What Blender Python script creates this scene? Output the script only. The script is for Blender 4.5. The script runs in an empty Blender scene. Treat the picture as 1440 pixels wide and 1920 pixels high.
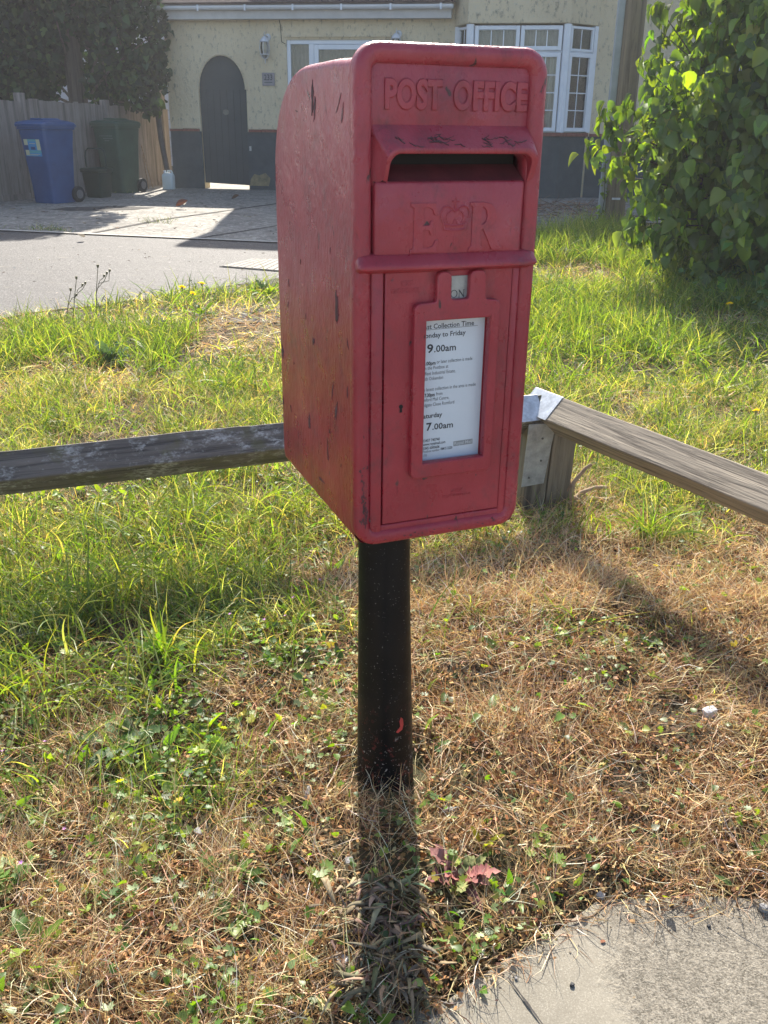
import bpy, bmesh, math, random
import numpy as np
from mathutils import Vector, Matrix, Euler
R = math.radians
rng = np.random.default_rng(7)
random.seed(7)
scn = bpy.context.scene
COL = scn.collection

# ---------------------------------------------------------------- camera, sky, sun, exposure
H = 1.42
GLARE_VEIL = 0.0022  # density of the volume that stands in for lens glare
F_PX, PITCH, ROLL = 1712.39, 0.3996, 0.0122
fw = Vector((0, math.cos(PITCH), -math.sin(PITCH)))
up0 = Vector((0, math.sin(PITCH), math.cos(PITCH)))
rt0 = Vector((1, 0, 0))
rt = rt0 * math.cos(ROLL) + up0 * math.sin(ROLL)
up = -rt0 * math.sin(ROLL) + up0 * math.cos(ROLL)
cam_d = bpy.data.cameras.new('camera')
cam = bpy.data.objects.new('camera', cam_d)
COL.objects.link(cam)
m = Matrix((rt, up, -fw)).transposed().to_4x4()
m.translation = Vector((0, 0, H))
cam.matrix_world = m
cam_d.sensor_fit = 'VERTICAL'
cam_d.sensor_height = 24
cam_d.lens = F_PX / 1920 * 24
cam_d.clip_start = 0.05
cam_d.clip_end = 1500
scn.camera = cam

SUN_EL, SUN_AZ = R(40), R(-2.5)          # azimuth from +Y, towards +X
sdir = Vector((math.sin(SUN_AZ) * math.cos(SUN_EL), math.cos(SUN_AZ) * math.cos(SUN_EL), math.sin(SUN_EL)))
w = bpy.data.worlds.new('World')
scn.world = w
w.use_nodes = True
wn = w.node_tree.nodes
sky = wn.new('ShaderNodeTexSky')
sky.sky_type = 'NISHITA'
sky.sun_disc = False
sky.sun_elevation = SUN_EL
sky.sun_rotation = SUN_AZ
sky.dust_density = 2.0
w.node_tree.links.new(sky.outputs[0], wn['Background'].inputs[0])
wn['Background'].inputs[1].default_value = 0.12
sl = bpy.data.lights.new('sun', 'SUN')
sl.energy = 5.0
sl.angle = R(0.5)
sl.color = (1.0, 0.93, 0.82)
so = bpy.data.objects.new('sun', sl)
COL.objects.link(so)
so.rotation_euler = (-sdir).to_track_quat('-Z', 'Y').to_euler()
so.location = (0, 10, 20)
scn.view_settings.view_transform = 'Standard'
scn.view_settings.look = 'None'
scn.view_settings.exposure = 1.2
scn.view_settings.gamma = 1
scn.cycles.max_bounces = 6
scn.cycles.transparent_max_bounces = 8
scn.cycles.use_denoising = True

# ---------------------------------------------------------------- ground helpers
GY = [-50, 1.0, 10.8, 16, 60, 900]
GZ = [0, 0, .41, .44, .5, .6]
def gz(y): return np.interp(y, GY, GZ)
def ray(px, py):
    return fw + rt * ((px - 720) / F_PX) - up * ((py - 960) / F_PX)
def G(px, py):
    d = ray(px, py); lo, hi = .1, 60
    for _ in range(50):
        md = (lo + hi) / 2
        if H + d.z * md / d.y > gz(md): lo = md
        else: hi = md
    return Vector((d.x * lo / d.y, lo, float(gz(lo))))
VX = [-6, -2.55, -1.58, -.85, .3, 1.5, 2.4, 8]
VY = [4.2, 6.05, 6.94, 7.18, 8.2, 9.75, 10.6, 11.2]
SX = [-3, -.5, -.02, .113, .246, .43, .77, 3]
SY = [.55, .8, 1.03, 1.126, 1.228, 1.351, 1.363, 1.42]
def kerb_y(x): return np.interp(x, VX, VY)
def slab_y(x): return np.interp(x, SX, SY)
_tab = np.random.default_rng(3).random((256, 256))
def vnoise(x, y, s, k=0):
    x = np.asarray(x) * s + 37.1 * k + 500; y = np.asarray(y) * s + 11.7 * k + 500
    xi = np.floor(x).astype(int); yi = np.floor(y).astype(int)
    fx = x - xi; fy = y - yi
    fx = fx * fx * (3 - 2 * fx); fy = fy * fy * (3 - 2 * fy)
    t = lambda a, b: _tab[a % 256, b % 256]
    return (t(xi, yi) * (1 - fx) + t(xi + 1, yi) * fx) * (1 - fy) + (t(xi, yi + 1) * (1 - fx) + t(xi + 1, yi + 1) * fx) * fy
def sstep(a, b, x):
    t = np.clip((x - a) / (b - a), 0, 1)
    return t * t * (3 - 2 * t)

# ---------------------------------------------------------------- materials
class NT:
    def __init__(s, name):
        s.m = bpy.data.materials.new(name); s.m.use_nodes = True
        s.t = s.m.node_tree; s.n = s.t.nodes; s.b = s.n['Principled BSDF']; s.out = s.n['Material Output']
        s._co = None
    def new(s, ty, **kw):
        o = s.n.new('ShaderNode' + ty)
        for k, v in kw.items():
            if k.startswith('i_'):
                key = k[2:]; key = int(key) if key.isdigit() else key
                s.set(o.inputs[key], v)
            else: setattr(o, k, v)
        return o
    def set(s, sock, v):
        if isinstance(v, bpy.types.NodeSocket): s.t.links.new(v, sock)
        elif isinstance(v, bpy.types.Node): s.t.links.new(v.outputs[0], sock)
        else:
            if isinstance(v, (tuple, list)) and len(v) == 3 and sock.type == 'RGBA': v = (*v, 1)
            sock.default_value = v
    def co(s, scale=(1, 1, 1), loc=(0, 0, 0), kind='Object'):
        tc = s.new('TexCoord'); mp = s.new('Mapping')
        s.t.links.new(tc.outputs[kind], mp.inputs[0]); mp.inputs['Scale'].default_value = scale
        mp.inputs['Location'].default_value = loc
        return mp.outputs[0]
    def noise(s, scale, detail=4, rough=.6, co=None, dist=0):
        o = s.new('TexNoise'); o.inputs['Scale'].default_value = scale; o.inputs['Detail'].default_value = detail
        o.inputs['Roughness'].default_value = rough; o.inputs['Distortion'].default_value = dist
        s.set(o.inputs['Vector'], co if co is not None else s.co())
        return o.outputs[0]
    def ramp(s, v, *st):
        o = s.new('ValToRGB'); s.set(o.inputs[0], v); e = o.color_ramp.elements
        while len(e) < len(st): e.new(.5)
        for el, (p, c) in zip(e, st):
            el.position = p; el.color = (*c, 1) if isinstance(c, tuple) else (c, c, c, 1)
        return o.outputs[0]
    def mix(s, f, a, b, mode='MIX'):
        o = s.new('Mix'); o.data_type = 'RGBA'; o.blend_type = mode
        s.set(o.inputs[0], f); s.set(o.inputs[6], a); s.set(o.inputs[7], b)
        return o.outputs[2]
    def math(s, op, a, b=0.0, clamp=False):
        o = s.new('Math'); o.operation = op; o.use_clamp = clamp
        s.set(o.inputs[0], a); s.set(o.inputs[1], b)
        return o.outputs[0]
    def bump(s, h, st=.3, dist=.01, prev=None):
        o = s.new('Bump'); o.inputs['Strength'].default_value = st; o.inputs['Distance'].default_value = dist
        s.set(o.inputs['Height'], h)
        if prev is not None: s.set(o.inputs['Normal'], prev)
        s.set(s.b.inputs['Normal'], o); return o.outputs[0]
    def fin(s, col=None, rough=None, metal=None, **kw):
        if col is not None: s.set(s.b.inputs['Base Color'], col)
        if rough is not None: s.set(s.b.inputs['Roughness'], rough)
        if metal is not None: s.set(s.b.inputs['Metallic'], metal)
        for k, v in kw.items(): s.set(s.b.inputs[k], v)
        return s.m

def simple(name, c, rough=.6, var=.25, scale=20, bump=.15, metal=0, dist=.003, stretch=(1, 1, 1)):
    t = NT(name); co = t.co(stretch)
    n = t.noise(scale, 5, .65, co)
    lo = tuple(x * (1 - var) for x in c); hi = tuple(min(1, x * (1 + var)) for x in c)
    t.bump(t.noise(scale * 3, 4, .6, co), bump, dist)
    return t.fin(t.ramp(n, (.3, lo), (.7, hi)), rough, metal)

def leafy(name, transl=.45, rough=.5, gloss=.04, ty=(1.15, 1.2, .45)):
    t = NT(name)
    t.n.remove(t.b)
    at = t.new('Attribute', attribute_name='col')
    d = t.new('BsdfDiffuse'); t.set(d.inputs[0], at.outputs[0])
    tr = t.new('BsdfTranslucent'); t.set(tr.inputs[0], t.mix(1.0, at.outputs[0], (*ty, 1), 'MULTIPLY'))
    mx = t.new('MixShader'); t.set(mx.inputs[0], transl); t.set(mx.inputs[1], d); t.set(mx.inputs[2], tr)
    g = t.new('BsdfGlossy'); g.inputs['Roughness'].default_value = rough
    m2 = t.new('MixShader'); t.set(m2.inputs[0], gloss); t.set(m2.inputs[1], mx); t.set(m2.inputs[2], g)
    t.set(t.out.inputs[0], m2)
    return t.m

def mat_red():
    t = NT('red_paint')
    co = t.co()
    # broad fading and grime
    n1 = t.noise(5, 5, .6, co)
    base = t.ramp(n1, (.3, (.25, .013, .026)), (.55, (.33, .024, .040)), (.75, (.40, .050, .066)))
    # chalky bloom; its rise towards the top paints lens glare into the colour
    sep = t.new('SeparateXYZ'); t.set(sep.inputs[0], co)
    hgt = t.new('MapRange'); t.set(hgt.inputs[0], sep.outputs[2]); hgt.inputs[1].default_value = .2; hgt.inputs[2].default_value = .8
    bl = t.math('MULTIPLY', hgt.outputs[0], t.ramp(t.noise(14, 4, .7, co), (.3, .25), (.75, 1.0)))
    base = t.mix(t.math('MULTIPLY', bl, .40), base, (.42, .125, .15, 1))
    # small vertical flakes
    cs = t.co((1, 1, .34))
    n2 = t.noise(62, 3, .55, cs, .6); n3 = t.noise(7, 3, .6, co)
    fl = t.math('MULTIPLY', t.ramp(n2, (.685, 0.0), (.70, 1.0)), t.ramp(n3, (.5, 0.0), (.56, 1.0)))
    edge = t.math('MULTIPLY', t.ramp(n2, (.655, 0.0), (.68, 1.0)), t.ramp(n3, (.5, 0.0), (.56, 1.0)))
    base = t.mix(t.math('MULTIPLY', edge, .6), base, (.22, .02, .03, 1))
    base = t.mix(fl, base, (.055, .025, .028, 1))
    gr = t.math('MULTIPLY', t.ramp(t.noise(11, 6, .72, t.co((1, 1, .5), (4, 2, 7))), (.50, 0.0), (.64, 1.0)), t.ramp(t.noise(60, 4, .7, co), (.4, .15), (.6, 1.0)))
    base = t.mix(t.math('MULTIPLY', gr, .62), base, (.11, .03, .04, 1))
    # dark speckle
    sp = t.noise(190, 2, .5, co)
    base = t.mix(t.math('MULTIPLY', t.ramp(sp, (.70, 0.0), (.74, 1.0)), .5), base, (.1, .02, .025, 1))
    b = t.bump(t.noise(20, 4, .6, co), .4, .006)
    b = t.bump(t.noise(105, 4, .65, t.co((1, 1, .45))), .8, .0026, b)
    b = t.bump(t.math('SUBTRACT', 1.0, edge), .55, .0012, b)
    return t.fin(base, t.ramp(t.noise(18, 4, .6, co), (.3, .22), (.7, .42)), 0, **{'Specular IOR Level': .5})

def mat_pole():
    t = NT('black_paint'); co = t.co()
    sep = t.new('SeparateXYZ'); t.set(sep.inputs[0], co)
    low = t.new('MapRange'); t.set(low.inputs[0], sep.outputs[2]); low.inputs[1].default_value = .26; low.inputs[2].default_value = .02
    base = t.ramp(t.noise(9, 5, .6, co), (.35, (.004, .004, .005)), (.7, (.011, .010, .010)))
    n = t.noise(75, 4, .7, co)
    red = t.math('MULTIPLY', t.ramp(n, (.56, 0.0), (.6, 1.0)), t.math('MULTIPLY', low.outputs[0], t.ramp(t.noise(16, 3, .6, co), (.45, 0.0), (.55, 1.0))))
    base = t.mix(t.math('MULTIPLY', red, .75), base, (.22, .045, .04, 1))
    wh = t.math('MULTIPLY', t.ramp(t.noise(110, 3, .7, t.co((1, 1, 1), (3, 1, 2))), (.63, 0.0), (.66, 1.0)), t.ramp(low.outputs[0], (.3, 0.0), (.75, 1.0)))
    base = t.mix(wh, base, (.42, .4, .38, 1))
    sp = t.ramp(t.noise(230, 2, .5, co), (.70, 0.0), (.72, 1.0))
    base = t.mix(t.math('MULTIPLY', sp, .6), base, (.3, .3, .28, 1))
    b = t.bump(t.noise(28, 5, .6, co), .25, .004)
    t.bump(n, .2, .0015, b)
    return t.fin(base, t.ramp(t.noise(24, 4, .6, co), (.3, .3), (.7, .5)), None, **{'Specular IOR Level': .16})

def mat_wood(name, base, dark, along=0, lich=None, sc=1.0, moss=0):
    t = NT(name)
    st = [34, 34, 34]; st[along] = 1.3
    co = t.co(tuple(x * sc for x in st)); c0 = t.co()
    g = t.noise(1.5, 5, .62, co, .35)
    g2 = t.noise(4.5, 4, .7, co)
    c = t.ramp(g, (.32, dark), (.5, base), (.72, tuple(min(1, x * 1.35) for x in base)))
    c = t.mix(t.ramp(g2, (.60, 0.0), (.68, .85)), c, tuple(x * .45 for x in dark))
    c = t.mix(t.ramp(t.noise(5, 4, .6, c0), (.4, 0.0), (.7, .35)), c, tuple(x * .6 for x in base))
    if lich:
        l = t.math('MULTIPLY', t.ramp(t.noise(8, 8, .8, t.co((1, 1.6, 1.6))), (.5, 0.0), (.60, 1.0)), t.ramp(t.noise(90, 4, .7, t.co((.5, 1, 1))), (.42, 0.0), (.56, .9)))
        c = t.mix(l, c, lich)
    if moss:
        l = t.ramp(t.noise(9, 6, .7, t.co((1, 1, 1), (5, 2, 1))), (.5, 0.0), (.62, moss))
        c = t.mix(l, c, (.10, .095, .03, 1))
    dr = t.ramp(t.noise(34, 3, .6, t.co((1, 1, 1), (9, 9, 9))), (.76, 0.0), (.78, .8))
    c = t.mix(dr, c, (.62, .62, .62, 1)) if along == 0 else c
    b = t.bump(g, .9, .006)
    t.bump(g2, .5, .003, b)
    return t.fin(c, .85)

def mat_render():
    t = NT('pebbledash'); co = t.co(); cs = t.co((1, 1, .55))
    n = t.noise(15, 6, .8, cs)
    c = t.ramp(t.noise(1.2, 4, .6, co), (.3, (.70, .59, .40)), (.7, (.84, .72, .50)))
    c = t.mix(t.ramp(n, (.54, 0.0), (.64, .75)), c, (.27, .235, .165, 1))
    c = t.mix(t.ramp(t.noise(22, 5, .8, t.co((1, 1, .55), (3, 1, 1))), (.56, 0.0), (.66, .6)), c, (.72, .68, .55, 1))
    t.bump(n, 1.0, .05)
    return t.fin(c, .95)

def mat_asphalt():
    t = NT('asphalt'); co = t.co()
    n = t.noise(48, 5, .85, co)
    c = t.ramp(n, (.34, (.028, .027, .027)), (.52, (.078, .074, .072)), (.66, (.23, .215, .205)))
    c = t.mix(t.ramp(t.noise(1.4, 4, .6, co), (.35, 0.0), (.75, .35)), c, (.115, .106, .098, 1))
    c = t.mix(t.ramp(t.noise(3.3, 4, .7, t.co((1, 3, 1))), (.62, 0.0), (.72, .35)), c, (.30, .25, .16, 1))
    p = t.ramp(t.noise(2.2, 6, .75, t.co((1, 1.5, 1), (2, 2, 2))), (.42, 0.0), (.62, .55))
    c = t.mix(p, c, (.055, .052, .050, 1))
    c = t.mix(t.ramp(t.noise(14, 3, .7, co), (.66, 0.0), (.70, .6)), c, (.34, .32, .30, 1))
    t.bump(n, .9, .012)
    return t.fin(c, .7)

def mat_concrete(name, a, b, c3, peb=85, mask=False):
    t = NT(name); co = t.co()
    c = t.ramp(t.noise(3.2, 5, .65, co), (.3, a), (.7, b))
    n = t.noise(peb, 4, .75, co)
    if mask:
        sep = t.new('SeparateXYZ'); t.set(sep.inputs[0], co)
        mk = t.math('ADD', sep.outputs[0], t.math('MULTIPLY', t.noise(9, 5, .7, co), .16))
        mk = t.math('ADD', mk, t.math('MULTIPLY', sep.outputs[1], .05))
        mk = t.ramp(mk, (.545, 0.0), (.60, 1.0))
        pit = t.mix(t.ramp(t.math('ADD', t.math('MULTIPLY', n, .6), t.math('MULTIPLY', t.noise(60, 4, .7, co), .4)), (.42, 0.0), (.57, 1.0)), (.07, .058, .04, 1), (.34, .30, .235, 1))
        c = t.mix(t.math('MULTIPLY', mk, .85), c, pit)
        fine = t.noise(330, 3, .7, co)
        c = t.mix(t.ramp(fine, (.5, 0.0), (.68, .6)), c, c3)
        c = t.mix(t.ramp(t.noise(260, 3, .7, t.co((1, 1, 1), (3, 3, 3))), (.56, 0.0), (.66, .6)), c, (.14, .12, .09, 1))
        c = t.mix(t.ramp(t.noise(6, 5, .7, t.co((1, 1, 1), (7, 3, 3))), (.5, 0.0), (.7, .45)), c, (.17, .15, .115, 1))
        c = t.mix(t.ramp(t.noise(38, 2, .5, t.co((1, 1, 1), (1, 5, 2))), (.735, 0.0), (.76, .7)), c, (.30, .20, .09, 1))
        b_ = t.bump(fine, .3, .001)
        t.bump(t.math('MULTIPLY', n, mk), .9, .006, b_)
    else:
        c = t.mix(t.ramp(n, (.48, 0.0), (.66, .8)), c, c3)
        c = t.mix(t.ramp(t.noise(1.6, 4, .6, t.co((1, 2, 1), (4, 0, 0))), (.55, 0.0), (.68, .5)), c, tuple(x * .55 for x in a))
        t.bump(n, .8, .012)
    return t.fin(c, .85)

def mat_soil():
    t = NT('soil'); co = t.co()
    n = t.noise(45, 6, .75, co)
    c = t.ramp(n, (.3, (.018, .012, .008)), (.5, (.06, .04, .024)), (.72, (.16, .11, .06)))
    c = t.mix(t.ramp(t.noise(.9, 4, .6, co), (.42, 0.0), (.6, .5)), c, (.09, .10, .03, 1))
    t.bump(n, .9, .02)
    return t.fin(c, .95)

M = {}
M['red'] = mat_red()
M['pole'] = mat_pole()
M['chip'] = simple('bare_chip', (.07, .04, .04), .7, .5, 60, .4)
M['primer'] = simple('old_primer', (.21, .10, .10), .7, .3, 90, .5)
M['void'] = simple('dark_gap', (.012, .012, .012), .9, .1, 10, 0)
M['grime'] = simple('grime', (.10, .03, .035), .8, .5, 70, .4)
M['slot'] = simple('slot_inside', (.10, .014, .018), .7, .4, 20, .2)  # box red darkened, slot shade put into the colour
M['paper'] = simple('notice_paper', (.60, .66, .72), .35, .04, 8, 0)
M['ink'] = simple('ink', (.03, .035, .045), .5, .05, 8, 0)
M['inkgrey'] = simple('ink_grey', (.28, .30, .31), .5, .05, 8, 0)
M['white_paper'] = simple('white_ink', (.55, .58, .6), .5, .05, 8, 0)
M['steel'] = simple('steel_plate', (.36, .38, .38), .42, .2, 50, .2, .55)
M['galv'] = simple('galvanised', (.50, .53, .55), .42, .28, 45, .15, .35)
M['nail'] = simple('nail', (.12, .12, .12), .5, .3, 50, .1, .6)
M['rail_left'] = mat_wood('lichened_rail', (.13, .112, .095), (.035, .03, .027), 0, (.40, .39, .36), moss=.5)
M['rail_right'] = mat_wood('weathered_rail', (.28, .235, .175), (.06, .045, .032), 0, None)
M['post_wood'] = mat_wood('weathered_post', (.17, .145, .105), (.06, .05, .038), 2)
M['fence_wood'] = mat_wood('fence_board', (.26, .225, .20), (.12, .10, .09), 2, sc=.3)
M['tele'] = mat_wood('creosoted_timber', (.20, .155, .10), (.09, .068, .045), 2, sc=.35)
M['cguard'] = simple('cable_guard', (.36, .38, .40), .5, .12, 8, .05, .2)
M['render'] = mat_render()
M['plinth'] = simple('dark_green_masonry', (.046, .062, .070), .75, .25, 5, .4, 0, .01)
M['door_green'] = simple('dark_green_boards', (.036, .048, .052), .6, .15, 4, .1)
M['brick'] = simple('brick_tile', (.20, .075, .055), .9, .4, 25, .5)
M['white'] = simple('white_plastic', (.72, .75, .80), .35, .05, 6, .03)
M['fascia'] = simple('fascia_paint', (.50, .49, .48), .55, .1, 6, .05)
M['tile'] = simple('roof_tile', (.10, .07, .065), .85, .35, 14, .5)
M['curtain'] = simple('net_curtain', (.42, .37, .33), .9, .15, 5, 0)
M['curtain2'] = simple('light_curtain', (.66, .64, .58), .9, .1, 5, 0)
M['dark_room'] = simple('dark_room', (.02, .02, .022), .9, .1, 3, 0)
M['lamp_white'] = simple('lamp_metal', (.62, .63, .66), .45, .15, 30, .1)
M['plaque'] = simple('slate_plaque', (.27, .25, .26), .7, .15, 20, .1)
M['neigh'] = simple('pale_cladding', (.58, .60, .66), .8, .12, 3, .1)
M['blue'] = simple('blue_plastic', (.018, .070, .205), .42, .2, 4, .05)
M['dgreen'] = simple('green_plastic', (.045, .085, .055), .45, .2, 4, .05)
M['dgreen2'] = simple('dark_green_plastic', (.018, .042, .030), .45, .2, 5, .05)
M['rubber'] = simple('rubber', (.018, .018, .018), .8, .2, 20, .1)
M['hub'] = simple('wheel_hub', (.16, .15, .15), .6, .2, 20, .1)
M['stick_a'] = simple('sticker_blue', (.05, .28, .55), .4, .05, 5, 0)
M['stick_b'] = simple('sticker_cream', (.55, .56, .36), .4, .05, 5, 0)
M['stick_c'] = simple('sticker_teal', (.10, .38, .42), .4, .05, 5, 0)
M['jug'] = simple('milky_plastic', (.62, .68, .68), .35, .05, 5, .02)
M['asphalt'] = mat_asphalt()
M['drive'] = mat_concrete('drive_concrete', (.13, .12, .105), (.26, .24, .205), (.46, .43, .375), 16)
M['slab'] = mat_concrete('pavement_slab', (.19, .17, .13), (.25, .225, .175), (.42, .39, .32), 210, True)
M['edging'] = simple('edging', (.42, .39, .34), .9, .2, 30, .3)
M['joint'] = simple('joint_filler', (.055, .05, .045), .95, .4, 40, .5)
M['cover'] = simple('cover_metal', (.22, .20, .175), .75, .3, 30, .3, 0)
M['soil'] = mat_soil()
M['bark'] = mat_wood('bark', (.12, .095, .075), (.035, .028, .022), 2, sc=.5)
M['twig'] = simple('twig_bark', (.33, .235, .15), .9, .35, 40, .5)
M['blade'] = leafy('grass_blade', .58, .45, .035, (1.35, 1.4, .4))
M['straw'] = leafy('straw', .26, .5, .04, (1.2, 1.05, .75))
M['leaf'] = leafy('leaf', .5, .45, .035, (1.7, 1.75, .2))
M['leafdark'] = leafy('dark_leaf', .2, .6, .02, (1.1, 1.2, .4))
M['dead'] = leafy('dead_leaf', .12, .7, .02, (1.1, .9, .6))
M['stone'] = simple('pale_stone', (.24, .235, .23), .8, .3, 80, .6)
M['filter'] = simple('cigarette_filter', (.55, .27, .12), .8, .1, 60, .1)
M['wpaper'] = simple('litter', (.50, .50, .51), .7, .1, 60, .3)
_t = NT('petal_yellow'); _t.n.remove(_t.b)
_d = _t.new('BsdfDiffuse', i_0=(.90, .62, .01)); _r = _t.new('BsdfTranslucent', i_0=(.95, .72, .01)); _x = _t.new('MixShader', i_0=.5)
_t.set(_x.inputs[1], _d); _t.set(_x.inputs[2], _r); _t.set(_t.out.inputs[0], _x); M['yellow'] = _t.m
M['pink'] = simple('petal_pink', (.55, .22, .55), .6, .1, 30, 0)

# ---------------------------------------------------------------- object helpers
def link(o, parent=None):
    COL.objects.link(o)
    if parent is not None: o.parent = parent
    return o
def tag(o, label=None, cat=None, group=None, kind=None):
    if label: o['label'] = label
    if cat: o['category'] = cat
    if group: o['group'] = group
    if kind: o['kind'] = kind
    return o
def empty(name, loc=(0, 0, 0), rz=0, label=None, cat=None, group=None):
    o = bpy.data.objects.new(name, None); COL.objects.link(o)
    o.empty_display_size = .1
    o.location = loc; o.rotation_euler = (0, 0, rz)
    return tag(o, label, cat, group)
def finish(o, mats, smooth=None, bevel=0, seg=2):
    me = o.data
    for mm in (mats if isinstance(mats, (list, tuple)) else [mats]): me.materials.append(mm)
    if smooth is not None:
        me.polygons.foreach_set('use_smooth', np.ones(len(me.polygons), bool))
        me.set_sharp_from_angle(angle=R(smooth))
    if bevel:
        b = o.modifiers.new('bevel', 'BEVEL'); b.width = bevel; b.segments = seg; b.limit_method = 'ANGLE'; b.angle_limit = R(40)
    return o
class MB:
    def __init__(s): s.v = []; s.f = []; s.mi = []; s.cur = 0
    def add(s, vs, fs, X=None):
        k = len(s.v)
        s.v += [tuple(X @ Vector(v)) if X is not None else tuple(v) for v in vs]
        s.f += [tuple(i + k for i in f) for f in fs]; s.mi += [s.cur] * len(fs)
        return s
    def box(s, a, b, X=None):
        x0, y0, z0 = a; x1, y1, z1 = b
        vs = [(x0, y0, z0), (x1, y0, z0), (x1, y1, z0), (x0, y1, z0), (x0, y0, z1), (x1, y0, z1), (x1, y1, z1), (x0, y1, z1)]
        return s.add(vs, [(0, 3, 2, 1), (4, 5, 6, 7), (0, 1, 5, 4), (1, 2, 6, 5), (2, 3, 7, 6), (3, 0, 4, 7)], X)
    def prism(s, poly, z0, z1, X=None):
        n = len(poly)
        vs = [(x, y, z0) for x, y in poly] + [(x, y, z1) for x, y in poly]
        return s.add(vs, [tuple(range(n))[::-1], tuple(range(n, 2 * n))] + [(i, (i + 1) % n, (i + 1) % n + n, i + n) for i in range(n)], X)
    def loft(s, rings, cap0=True, cap1=True, closed=True, X=None):
        n = len(rings[0]); vs = [p for r_ in rings for p in r_]; fs = []
        for k in range(len(rings) - 1):
            for i in range(n if closed else n - 1):
                j = (i + 1) % n
                fs.append((k * n + i, k * n + j, (k + 1) * n + j, (k + 1) * n + i))
        if cap0: fs.append(tuple(range(n))[::-1])
        if cap1: fs.append(tuple(range((len(rings) - 1) * n, len(rings) * n)))
        return s.add(vs, fs, X)
    def tube(s, pts, rad, n=8, cap=True, X=None):
        pts = [Vector(p) for p in pts]; rings = []
        if not isinstance(rad, (list, tuple)): rad = [rad] * len(pts)
        ref = None
        for i, p in enumerate(pts):
            t = (pts[min(i + 1, len(pts) - 1)] - pts[max(i - 1, 0)]).normalized()
            if ref is None: ref = Vector((0, 0, 1)) if abs(t.z) < .9 else Vector((1, 0, 0))
            a = t.cross(ref).normalized(); b = a.cross(t).normalized(); ref = b
            rings.append([tuple(p + (a * math.cos(2 * math.pi * k / n) + b * math.sin(2 * math.pi * k / n)) * rad[i]) for k in range(n)])
        return s.loft(rings, cap, cap, True, X)
    def build(s, name, mats, parent=None, smooth=None, bevel=0, seg=2, loc=None, fix=True):
        me = bpy.data.meshes.new(name); me.from_pydata(s.v, [], s.f)
        me.polygons.foreach_set('material_index', s.mi)
        if fix:
            bm = bmesh.new(); bm.from_mesh(me); bmesh.ops.recalc_face_normals(bm, faces=bm.faces); bm.to_mesh(me); bm.free()
        o = bpy.data.objects.new(name, me); link(o, parent)
        if loc is not None: o.location = loc
        return finish(o, mats, smooth, bevel, seg)
def rrect(x0, x1, z0, z1, r_, n=8):
    pts = []
    r_ = max(r_, .0003)
    for cx, cz, a0 in ((x1 - r_, z1 - r_, 0), (x0 + r_, z1 - r_, 90), (x0 + r_, z0 + r_, 180), (x1 - r_, z0 + r_, 270)):
        for k in range(n + 1):
            a = R(a0 + 90 * k / n); pts.append((cx + r_ * math.cos(a), cz + r_ * math.sin(a)))
    return pts
def rloft(mb, x0, x1, z0, z1, r_, prof, cap0=False, cap1=True, n=8):
    """rounded rectangle loops: prof = [(inset, y)]"""
    rings = []
    for d, y in prof: rings.append([(x, y, z) for x, z in rrect(x0 + d, x1 - d, z0 + d, z1 - d, r_ - d, n)])
    mb.loft(rings, cap0, cap1)
    return mb
_tmp = []
def curve_geo(polys, extrude, bevel, res=2):
    cu = bpy.data.curves.new('tmp', 'CURVE'); cu.dimensions = '2D'; cu.fill_mode = 'BOTH'
    cu.extrude = extrude; cu.bevel_depth = bevel; cu.bevel_resolution = res
    for p in polys:
        sp = cu.splines.new('POLY'); sp.points.add(len(p) - 1)
        for q, (x, y) in zip(sp.points, p): q.co = (x, y, 0, 1)
        sp.use_cyclic_u = True
    return eval_geo(cu)
def text_geo(txt, size, extrude=0, bevel=0, offset=0, width=None, align='LEFT', res=3, space=1.0):
    cu = bpy.data.curves.new('tmp', 'FONT'); cu.body = txt; cu.size = size; cu.extrude = extrude; cu.bevel_depth = bevel
    cu.bevel_resolution = 1; cu.offset = offset; cu.resolution_u = res; cu.space_character = space
    vs, fs = eval_geo(cu)
    vs = np.array(vs)
    x0, x1 = vs[:, 0].min(), vs[:, 0].max()
    k = 1 if width is None else width / (x1 - x0)
    vs[:, 0] = (vs[:, 0] - x0) * k
    if align == 'RIGHT': vs[:, 0] -= (x1 - x0) * k
    if align == 'CENTER': vs[:, 0] -= (x1 - x0) * k / 2
    return vs, fs
def eval_geo(cu):
    o = bpy.data.objects.new('tmp', cu); COL.objects.link(o)
    dg = bpy.context.evaluated_depsgraph_get(); dg.update()
    me = o.evaluated_get(dg).to_mesh()
    vs = [tuple(v.co) for v in me.vertices]; fs = [tuple(p.vertices) for p in me.polygons]
    o.evaluated_get(dg).to_mesh_clear()
    bpy.data.objects.remove(o); 
    (bpy.data.curves.remove(cu))
    return vs, fs
def face_front(vs, u, v, y, rot=0):
    """2D shape (x right, y up, z towards viewer) to a facing plane at depth y"""
    c, s = math.cos(rot), math.sin(rot)
    return [(u + x * c - yy * s, y - z, v + x * s + yy * c) for x, yy, z in vs]

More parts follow.
